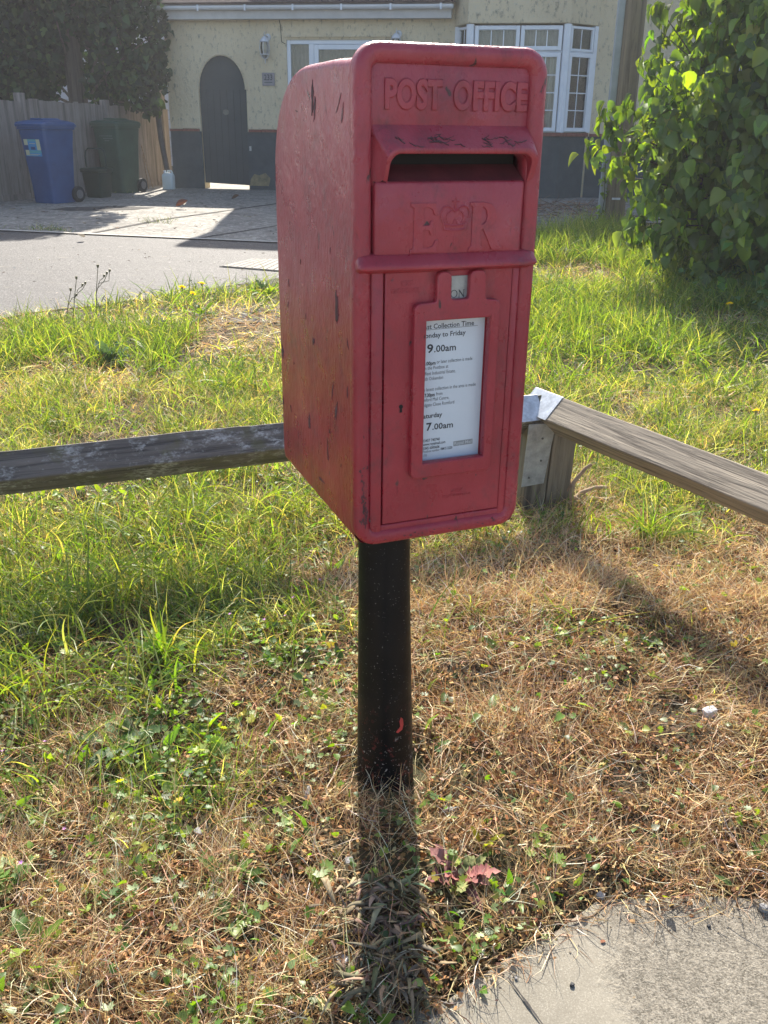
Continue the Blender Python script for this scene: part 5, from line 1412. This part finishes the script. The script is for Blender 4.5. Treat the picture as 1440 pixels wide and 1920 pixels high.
# dandelion flowers
def dandelion(px, py, h_, s, label, tilt=(-.5, 0)):
    c = G(px, py); c.z -= .005
    q = MB(); n = 3
    for ring_, m_ in ((1.0, 22), (.72, 16), (.42, 10)):
        for k in range(m_):
            a = 2 * math.pi * k / m_ + ring_; w_ = .10 * s; r0, r1 = .1 * s, ring_ * s
            zt = (1.15 - ring_) * s * .55
            ca, sa_ = math.cos(a), math.sin(a)
            q.add([(ca * r0 + sa_ * w_ * .4, sa_ * r0 - ca * w_ * .4, 0), (ca * r1 + sa_ * w_, sa_ * r1 - ca * w_, zt), (ca * r1 - sa_ * w_, sa_ * r1 + ca * w_, zt), (ca * r0 - sa_ * w_ * .4, sa_ * r0 + ca * w_ * .4, 0)], [(0, 1, 2, 3)])
    e = empty('dandelion_flower', c, 0, label, 'flower', 'yellow dandelion flowers')
    hd = q.build('petals', M['yellow'], e, fix=False); hd.location = (0, 0, h_); hd.rotation_euler = (tilt[0], tilt[1], 0)
    q = MB(); q.tube([(0, 0, 0), (.01, .0, h_ * .5), (0, 0, h_ - .004)], .0022, 5); q.tube([(0, 0, h_ - .015), (0, 0, h_ - .001)], [.004, s * .35], 8); q.build('stem', simple('flower_stem', (.20, .22, .07)), e)
dandelion(345, 590, .19, .026, 'left one of the yellow dandelion flowers by the footpath edge')
dandelion(382, 592, .22, .028, 'largest yellow dandelion flower in the group by the footpath edge', (-.3, .1))
dandelion(365, 600, .18, .022, 'lowest yellow dandelion flower in the group by the footpath edge', (-.6, .3))
dandelion(1105, 880, .13, .018, 'yellow dandelion flower under the right rail beside the corner post', (-1.0, .2))
dandelion(1407, 832, .16, .017, 'yellow flower in the lush grass behind the right rail')
dandelion(1300, 930, .06, .013, 'small yellow flower just below the right rail')
dandelion(1357, 640, .24, .022, 'yellow flower standing in front of the bush shade at the right')
dandelion(1331, 520, .12, .024, 'yellow flower in the dark shade at the foot of the bush')
tag(rosette('dandelion_plant', G(378, 592), 16, .16, .035, [(.10, .17, .05), (.15, .22, .06)], M['leaf'], lean=(.6, 1.4)), 'green dandelion leaves under the yellow flowers by the footpath', 'plant', 'weeds in the verge')
tag(rosette('dandelion_plant', G(500, 556), 9, .17, .04, GR, M['leaf'], lean=(.5, 1.1)), 'bright green broad leaves at the footpath edge touching the left side of the box', 'plant', 'weeds in the verge')
tag(rosette('dark_rosette', G(205, 680), 9, .14, .05, [(.10, .17, .10), (.13, .20, .12)], M['leafdark'], lean=(.3, 1.1), jag=False), 'bluish broad leaved weed in the grass above the left rail', 'plant', 'weeds in the verge')
# seed stalks at the path edge
for i, (px, py, h_, br, lab) in enumerate(((180, 600, .34, 3, 'tallest thin forked seed stalk by the footpath edge'), (138, 598, .26, 2, 'shorter thin seed stalk left of the tall forked one'), (125, 600, .19, 1, 'lowest thin seed stalk, leftmost at the footpath edge'))):
    c = G(px, py); q = MB(); q.tube([(0, 0, 0), (.02, 0, h_ * .5), (.05, 0, h_)], [.004, .003, .002], 5)
    for b in range(br): q.tube([(.02 + b * .01, 0, h_ * (.5 + .1 * b)), (.05 + .03 * b, .01, h_ * .75), (.08 + .02 * b, .01, h_ * (.82 + .05 * b))], .002, 4); q.tube([(.08 + .02 * b, .01, h_ * (.82 + .05 * b)), (.084 + .02 * b, .01, h_ * (.82 + .05 * b) + .018)], [.006, .008], 6)
    q.tube([(.05, 0, h_), (.051, 0, h_ + .02)], [.006, .009], 6)
    o = q.build('seed_stalk', simple('stalk', (.12, .11, .06)), None, 40); o.location = c; tag(o, lab, 'plant', 'seed stalks by the footpath')
# stones, litter, butt
def rock(px, py, sx, sy, sz, rz, mat, name, label, cat, group=None, seed=0, tilt=(0, 0)):
    bm = bmesh.new(); bmesh.ops.create_icosphere(bm, subdivisions=2, radius=1); r_ = random.Random(seed)
    for v in bm.verts:
        q = 1 + r_.uniform(-.22, .22); v.co = Vector((max(-.75, min(.75, v.co.x * q)) * sx, max(-.75, min(.75, v.co.y * q)) * sy, max(-.6, min(.7, v.co.z * q)) * sz))
    me = bpy.data.meshes.new(name); bm.to_mesh(me); bm.free(); me.materials.append(mat)
    c = G(px, py); o = link(bpy.data.objects.new(name, me)); o.location = (c.x, c.y, float(soilz(c.x, c.y) if c.y > slab_y(c.x) else gz(c.y) + .006) + sz * .7 + (.012 if c.y > slab_y(c.x) else 0)); o.rotation_euler = (tilt[0], tilt[1], rz)
    tag(o, label, cat, group); return o
rock(578, 1505, .0075, .024, .008, -.15, M['stone'], 'stone', 'long upright grey white stone chip left of the foot of the pole', 'stone', 'stone chips in the verge', 1, (.5, 0))
rock(372, 1578, .009, .014, .007, .5, M['stone'], 'stone', 'pale stone chip in the straw halfway between the dock and the dandelion rosette', 'stone', 'stone chips in the verge', 2)
rock(655, 1637, .011, .012, .008, .3, M['stone'], 'stone', 'grey stone chip at the left edge of the pole shadow', 'stone', 'stone chips in the verge', 3)
rock(1125, 1688, .010, .010, .008, .8, M['stone'], 'stone', 'grey stone chip on the rim of the pavement curve', 'stone', 'stone chips in the verge', 4)
rock(1430, 1712, .010, .010, .010, .2, M['stone'], 'stone', 'grey stone cube at the right edge above the pavement', 'stone', 'stone chips in the verge', 5)
rock(1305, 1685, .009, .004, .004, .1, M['stone'], 'stone', 'small flat stone lying where the straw meets the pavement', 'stone', 'stone chips in the verge', 6)
rock(905, 1795, .003, .010, .003, -.3, M['wpaper'], 'stone', 'thin white chip on the pavement rim below the red leaved weed', 'stone', 'stone chips in the verge', 7)
rock(440, 1863, .012, .012, .006, .3, M['stone'], 'stone', 'grey stone chip in the straw at the bottom centre left', 'stone', 'stone chips in the verge', 8)
rock(845, 1537, .024, .008, .006, .1, M['stone'], 'stone', 'flat grey stone sliver right of the foot of the pole', 'stone', 'stone chips in the verge', 9)
rock(640, 1815, .019, .012, .007, -.5, M['wpaper'], 'stone', 'bluish white crumpled chip left of the wilted heap', 'stone', 'stone chips in the verge', 10)
rock(1327, 1355, .024, .017, .016, .4, M['wpaper'], 'litter', 'crumpled white scrap of litter lying in the dry grass at the right', 'litter', None, 11)
dark = simple('black_grit', (.03, .03, .033), .7, .3, 60, .3)
rock(908, 1857, .005, .005, .004, .4, dark, 'grit', 'black grit speck on the smooth pavement left of the crack', 'grit', 'black specks on the pavement', 12)
rock(1072, 1853, .005, .005, .004, 1.0, dark, 'grit', 'black grit speck on the smooth pavement right of the crack', 'grit', 'black specks on the pavement', 13)
rock(1328, 1742, .0045, .0035, .0035, .2, dark, 'grit', 'black grit speck on the pitted pavement near its top edge', 'grit', 'black specks on the pavement', 14)
rock(967, 1840, .0035, .0035, .003, .2, M['stone'], 'grit', 'pale grit speck at the top of the pavement crack', 'grit', None, 15)
c = gp(790, 1848); c.z += .012
q = MB(); q.tube([(-.015, .004, 0), (-.005, .001, .0005), (.014, -.003, 0)], .0042, 12); o = q.build('cigarette_butt', M['filter'], None, 40); o.location = c; tag(o, 'brown cigarette butt lying at the right of the wilted heap', 'litter')
# creeping runner stem along the pavement edge and along the path edge
def runner(pts, r_, lab, lift=.006, name='runner_stem'):
    P_ = [G(*p) for p in pts]; out = []
    for i, p in enumerate(P_):
        out.append(Vector((p.x + random.uniform(-.004, .004), p.y, float(soilz(p.x, p.y)) + .012 + lift * random.random())))
    c = out[0].copy(); q = MB(); q.tube([p - c for p in out], [r_ * random.uniform(.7, 1.2) for _ in out], 6); o = q.build(name, simple('runner_bark', (.20, .12, .07), .8, .3, 60, .3), None, 50); o.location = c; return tag(o, lab, 'stem')
runner([(1160, 1680), (1140, 1700), (1115, 1722), (1080, 1735), (1045, 1738), (1010, 1738), (985, 1736)], .0016, 'thin brown runner stem curving along the pavement edge', .012)
runner([(0, 600), (60, 592), (130, 583), (190, 575), (250, 567), (290, 570), (330, 560)], .006, 'dry brown stem lying along the left part of the footpath edge', .02)
runner([(340, 562), (400, 553), (440, 552), (480, 545), (520, 541)], .005, 'dry brown stem along the footpath edge beside the box', .02)
N = 260; X = U(-.1, .85, N); Y = slab_y(X) + rng.normal(.0, .02, N)
V, F, C = ribbons(np.stack([X, Y, gz(Y) + U(.008, .025, N)], -1), rng.normal(-1.4, .9, N), U(.02, .09, N), U(.0008, .0022, N), U(1.1, 1.6, N), rng.normal(.1, .3, N), 4, pal(STRAW, [3, 2, 3, 1, 3], N), .25, zmin=.008)
v2 = ribbons(np.stack([X, Y - .02, gz(Y - .02) + .008], -1), U(0, 6.28, N), U(.002, .007, N), U(.001, .004, N), np.full(N, 1.5), U(-.1, .1, N), 2, pal([(.10, .07, .045), (.2, .14, .08), (.05, .04, .03)], [2, 2, 1], N), .2)
V, F, C = join([(V, F, C), v2]); tag(mesh_np('pavement_edge_straw', V, F, M['straw'], col=C), kind='stuff')
# dead branch behind the post
def branch(base, segs, rad, lab, name='dead_branch'):
    q = MB()
    for s_ in segs: q.tube([Vector(p) for p in s_], [rad * (1 - .5 * i / len(s_)) for i in range(len(s_))], 7)
    o = q.build(name, M['twig'], None, 60); o.location = base; return tag(o, lab, 'branch')
cb = G(1078, 955); 
branch(cb, [[(0, 0, 0), (-.02, .0, .05), (-.015, 0, .11), (.03, .02, .16), (.05, .02, .175)], [(-.02, 0, .05), (.03, .0, .03), (.06, -.01, .05), (.11, 0, .04), (.15, .01, .045)], [(0, 0, .01), (.03, -.02, .03), (.07, -.03, .01)], [(-.01, 0, .03), (.02, .02, .06), (.08, .05, .07), (.13, .08, .06)], [(-.03, -.02, .0), (-.025, 0, .06), (-.03, .01, .11)]], .011, 'knotted dead brown branch at the foot of the corner post')
branch(G(925, 500), [[(0, 0, 0), (.02, 0, .1)]], .004, 'short dry twig', 'twig') if False else None
# bush -------------------------------------------------------------
def foliage(name, parent, P, tipd, nrm, size, cols, wts, mat, tmpl=LEAF, loc=None, v=.2):
    X_, Y_, Z_ = basis(tipd, nrm); N = len(P)
    V, F, C = scatter(*tmpl, P, X_, Y_, Z_, size, pal(cols, wts, N, v, .07))
    return mesh_np(name, V, F, mat, parent, col=C)
bs = empty('leafy_bush', (3.60, 8.0, .30), 0, 'large leafy bush with drooping heart shaped leaves glowing yellow green at its sunlit edge', 'bush')
bc = np.array([3.60, 8.0, 0.30])
sprays = []
N = 2700
d = rng.normal(0, 1, (N, 3)); d /= np.linalg.norm(d, axis=1, keepdims=True)
r_ = U(.55, 1.03, N) ** .6
ctr = np.array([0, 0, 1.5]); rad = np.array([1.50, 1.35, 1.75])
S = ctr + d * rad * r_[:, None] * (1 + .16 * (vnoise(d[:, 0] * 2, d[:, 2] * 2 + d[:, 1], 1.6, 20) - .5))[:, None] * 1.0
S = S[S[:, 2] > .02]
lim = np.interp(S[:, 2] + .3, [.4, .75, 1.0, 1.45, 1.9, 2.3], [.298, .276, .266, .262, .277, .287])
S = S[(S[:, 0] + 3.6) / (S[:, 1] + 8.0) > lim]
# lower skirt at the front
N2 = 260; sk = np.stack([U(-1.15, 1.2, N2), U(-1.3, -.4, N2), U(.05, .9, N2)], -1); S = np.concatenate([S, sk])
N3 = 420; s3 = np.stack([U(-1.8, -.5, N3), U(-1.0, .3, N3), U(.2, 1.5, N3)], -1); s3 = s3[(s3[:, 0] + 3.6) / (s3[:, 1] + 8.0) > np.interp(s3[:, 2] + .3, [.4, .75, 1.0, 1.45], [.302, .280, .270, .264])]; S = np.concatenate([S, s3])
# reaching twigs on the left side
twigs = []
def tgt(px, py, y): p = Vector((0, 0, H)) + ray(px, py) * (y / ray(px, py).y); return np.array(p) - bc
for (px, py, yy) in ((1125, 225, 7.6), (1160, 250, 7.6), (1120, 275, 7.55), (1185, 205, 7.6), (1200, 330, 7.5), (1165, 330, 7.5), (1215, 130, 7.6), (1240, 60, 7.6), (1195, 265, 7.5), (1240, 20, 7.7), (1170, 290, 7.6), (1225, 175, 7.5), (1205, 430, 7.3), (1230, 455, 7.2), (1195, 415, 7.35), (1215, 240, 7.5), (1245, 110, 7.6), (1215, 355, 7.5), (1250, 300, 7.4)):
    t_ = tgt(px, py, yy); twigs.append(t_); S = np.concatenate([S, t_[None] + rng.normal(0, .03, (2, 3))])
K = rng.integers(5, 9, len(S)); SS = np.repeat(S, K, 0); N = len(SS)
out = SS - ctr; out[:, 2] *= .35; out /= np.linalg.norm(out, axis=1, keepdims=True)
tipd = out * .55 + rng.normal(0, .5, (N, 3)); tipd[:, 2] -= U(.55, 1.7, N)
nrm = out * .9 + rng.normal(0, .35, (N, 3)); nrm[:, 2] += .65
P = SS + rng.normal(0, .045, (N, 3))
foliage('foliage', bs, P, tipd, nrm, U(.06, .135, N), [(.14, .21, .045), (.10, .16, .04), (.19, .27, .05), (.26, .33, .055)], [3, 3, 2.2, 1.2], M['leaf'], LEAFW)
q = MB()
for t_ in twigs + [s_ for s_ in S[rng.integers(0, 1400, 60)]]:
    p0 = Vector((random.uniform(-.3, .3), random.uniform(-.25, .25), 0)); p3 = Vector(t_); p1 = p0.lerp(p3, .45) + Vector((0, 0, .35)); pts = [p0 * (1 - t) ** 2 + p1 * 2 * t * (1 - t) + p3 * t * t for t in [k / 7 for k in range(8)]]
    q.tube(pts, [.016 * (1 - k / 9) for k in range(8)], 5)
q.build('branches', M['bark'], bs, 60)
# low dark undergrowth at the foot of the bush
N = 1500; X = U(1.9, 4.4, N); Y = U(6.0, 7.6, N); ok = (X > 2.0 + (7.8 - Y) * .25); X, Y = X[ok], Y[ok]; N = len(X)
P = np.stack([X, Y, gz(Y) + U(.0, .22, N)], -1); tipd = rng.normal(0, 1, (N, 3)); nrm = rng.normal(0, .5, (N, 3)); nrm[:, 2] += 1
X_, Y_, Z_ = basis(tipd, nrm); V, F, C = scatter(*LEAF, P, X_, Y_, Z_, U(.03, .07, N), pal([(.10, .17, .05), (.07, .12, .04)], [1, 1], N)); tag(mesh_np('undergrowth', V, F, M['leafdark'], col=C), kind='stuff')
# climber at the foot of the telegraph pole
N = 46; P = np.stack([U(-.20, -.12, N) + rng.normal(0, .02, N), U(-.14, -.05, N), U(.0, .75, N)], -1); tipd = rng.normal(0, 1, (N, 3)); nrm = rng.normal(0, 1, (N, 3))
iv = empty('small_climber', (2.50, 10.62, .40), 0, 'small bright leaved climber on the left edge of the telegraph pole base', 'plant')
foliage('leaves', iv, P, tipd, nrm, U(.03, .07, N), [(.20, .30, .05), (.14, .22, .05)], [1, 1], M['leaf']); q = MB(); q.tube([(-.17, -.10, 0), (-.14, -.12, .3), (-.17, -.1, .75)], .004, 5); q.build('stem', M['bark'], iv)
# pile of twigs and dark debris at the bay foot
N = 900; X = U(1.3, 3.0, N); Y = U(11.2, 13.6, N); P = np.stack([X, Y, gz(Y) + U(0, .05, N)], -1)
V, F, C = ribbons(P, U(0, 6.28, N), U(.05, .3, N), U(.004, .012, N), U(1.2, 1.6, N), rng.normal(0, .2, N), 3, pal([(.20, .12, .07), (.10, .06, .04), (.30, .18, .1)], [1, 1, 1], N), .2)
tag(mesh_np('twig_litter', V, F, M['dead'], col=C), kind='stuff')

# trees behind the board fence -------------------------------------
DARK = [(.035, .055, .028), (.05, .085, .038), (.075, .11, .04), (.032, .042, .030)]
def tree(name, loc, label, blobs, trunk, n, leafsize, cols=DARK, gap=.42, mat=None, group='trees behind the board fence', tmpl=LEAF):
    e = empty(name, loc, 0, label, 'tree', group)
    q = MB()
    q.tube(trunk[0], trunk[1], 10)
    rr2 = random.Random(9)
    for i in range(16):
        b = blobs[i % len(blobs)]; k = rr2.randrange(1, len(trunk[0])); p0 = Vector(trunk[0][k]); p2 = Vector(b[0]) + Vector((rr2.uniform(-1, 1) * b[1][0], rr2.uniform(-1, 1) * b[1][1], rr2.uniform(-1, 1) * b[1][2])) * .8; pm = p0.lerp(p2, .5) + Vector((0, 0, .1))
        q.tube([p0, pm, p2], [.03, .018, .008], 5)
    q.build('trunk', M['bark'], e, 50)
    Ps = []
    for c_, r3 in blobs:
        m_ = int(n * (r3[0] * r3[1] * r3[2]) / sum(b[1][0] * b[1][1] * b[1][2] for b in blobs))
        d = rng.normal(0, 1, (m_, 3)); d /= np.linalg.norm(d, axis=1, keepdims=True); rr3 = rng.random(m_) ** (1 / 2.6)
        Ps.append(np.array(c_) + d * np.array(r3) * rr3[:, None])
    P = np.concatenate(Ps)
    keep = vnoise(P[:, 0] + P[:, 1] * .6, P[:, 2], 2.3, 30) * .6 + vnoise(P[:, 0], P[:, 2], 5.5, 31) * .4 > gap
    keep |= rng.random(len(P)) < .12
    P = P[keep]; N = len(P)
    tipd = rng.normal(0, .7, (N, 3)); tipd[:, 2] -= .5; nrm = rng.normal(0, .7, (N, 3)); nrm[:, 2] += .5; nrm[:, 1] -= .3
    foliage('crown', e, P, tipd, nrm, U(.6, 1.25, N) * leafsize, cols, [3, 3, 1.5, 2], mat or M['leafdark'], tmpl)
    return e
tree('ivy_clad_tree', (-5.05, 16.2, .44), 'dark tree with a thick trunk and broad leaves overhanging the left end of the gutter',
     [((.15, 0, 3.2), (1.15, .8, 1.0)), ((1.05, -.35, 2.35), (.62, .5, .85)), ((1.25, -.5, 1.6), (.40, .35, .55)), ((-.7, .1, 2.3), (.8, .7, .9)), ((.5, .2, 2.1), (.7, .4, .8)), ((-.7, -.1, 1.45), (.55, .3, .45)), ((.6, -.2, 1.45), (.45, .25, .4)), ((.3, 0, 4.6), (1.5, 1.0, 1.0))],
     ([(0, 0, 0), (.02, 0, 1.2), (.0, 0, 2.2), (.1, 0, 3.2), (.2, 0, 4.6)], [.17, .15, .14, .11, .06]), 22000, .12, gap=.30, mat=M['leafdark'], tmpl=LEAFW)
tree('evergreen_tree', (-6.6, 15.6, .44), 'dark twiggy evergreen standing behind the blue bin and board fence',
     [((.2, 0, 1.9), (.95, .7, 1.2)), ((.9, .2, 1.5), (.6, .4, .6)), ((-.4, 0, 3.4), (1.3, .9, 1.1)), ((.7, 0, 3.6), (.9, .8, 1.0)), ((0, 0, 5.0), (1.6, 1.1, 1.1))],
     ([(0, 0, 0), (.05, 0, 1.5), (.1, 0, 3), (0, 0, 5)], [.11, .10, .08, .04]), 26000, .10, gap=.36)
tree('evergreen_tree', (-8.2, 15.0, .44), 'dark shrubby evergreen at the far left edge behind the fence',
     [((.2, 0, 1.7), (1.2, .8, .9)), ((0, 0, 3.2), (1.5, 1.0, 1.3)), ((0, 0, 4.9), (1.5, 1.0, 1.0))],
     ([(0, 0, 0), (.05, 0, 1.5), (.0, 0, 3), (0, 0, 5)], [.11, .10, .08, .04]), 22000, .11, gap=.33)
N = 34

# small things on the drive and footpath
def dry_leaf(px, py, s_, lab, colr=(.16, .06, .035)):
    c = G(px, py); c.z += .012
    v, f = leaf_template(.45, .35, -.5); o = mesh_np('fallen_leaf', [(x * s_, y * s_, z * s_ + .02) for x, y, z in v], f, M['dead'], col=np.tile(np.array(colr), (len(v), 1))); o.location = c; o.rotation_euler = (0, .2, random.uniform(0, 6)); tag(o, lab, 'leaf')
dry_leaf(330, 392, .16, 'reddish brown fallen leaf on the shaded edge of the drive joint')
dry_leaf(345, 389, .09, 'pale upright fallen leaf right of the reddish brown one on the drive', (.45, .40, .32))
dry_leaf(435, 377, .11, 'small brown fallen leaf on the drive nearer to the arched gate', (.12, .07, .045))
dry_leaf(160, 451, .07, 'small pale fallen leaf on the footpath just below the drive edge', (.5, .5, .48))
parts = []
for px, py, n, hl in ((85, 430, 60, .12), (290, 418, 46, .12), (110, 433, 40, .08), (60, 431, 30, .07), (300, 412, 20, .08), (1030, 440, 30, .12), (235, 362, 20, .1)):
    c = G(px, py); X = c.x + rng.normal(0, .12, n); Y = c.y + rng.normal(0, .03, n) - .19 * (X - c.x)
    parts.append(ribbons(np.stack([X, Y, gz(Y)], -1), U(0, 6.28, n), U(.4, 1, n) * hl, U(.004, .008, n), U(.1, 1.1, n), U(.2, 1.0, n), 3, pal(GREEN, [2, 2, 1, 2, 1], n)))
N = 700; X = U(-5, .5, N); Y = U(9.6, 15.6, N)
parts.append(ribbons(np.stack([X, Y, gz(Y) + .004], -1), U(0, 6.28, N), U(.01, .06, N), U(.004, .014, N), np.full(N, 1.5), U(-.1, .1, N), 2, pal([(.10, .07, .045), (.2, .16, .1), (.4, .38, .33)], [2, 2, 1], N), .2))
N = 260; X = U(-3.2, .0, N); Y = U(6.6, 9.2, N)
parts.append(ribbons(np.stack([X, Y, gz(Y) + .004], -1), U(0, 6.28, N), U(.008, .03, N), U(.004, .010, N), np.full(N, 1.5), U(-.1, .1, N), 2, pal([(.10, .07, .045), (.3, .26, .2), (.5, .48, .45)], [2, 1, 1], N), .2))
V, F, C = join(parts); tag(mesh_np('drive_debris', V, F, M['straw'], col=C), kind='stuff')
# ---------------------------------------------------------------- thin mist volume added to imitate lens glare
mb = MB(); mb.box((-700, -350, -2), (700, 1000, 11))
hm = bpy.data.materials.new('glare_veil'); hm.use_nodes = True; hn = hm.node_tree.nodes; hn.remove(hn['Principled BSDF'])
pvn = hn.new('ShaderNodeVolumePrincipled'); pvn.inputs['Color'].default_value = (.93, .95, 1, 1); pvn.inputs['Density'].default_value = GLARE_VEIL; pvn.inputs['Anisotropy'].default_value = .35
hm.node_tree.links.new(pvn.outputs[0], hn['Material Output'].inputs['Volume'])
hz_ = mb.build('glare_veil', hm); tag(hz_, kind='stuff')
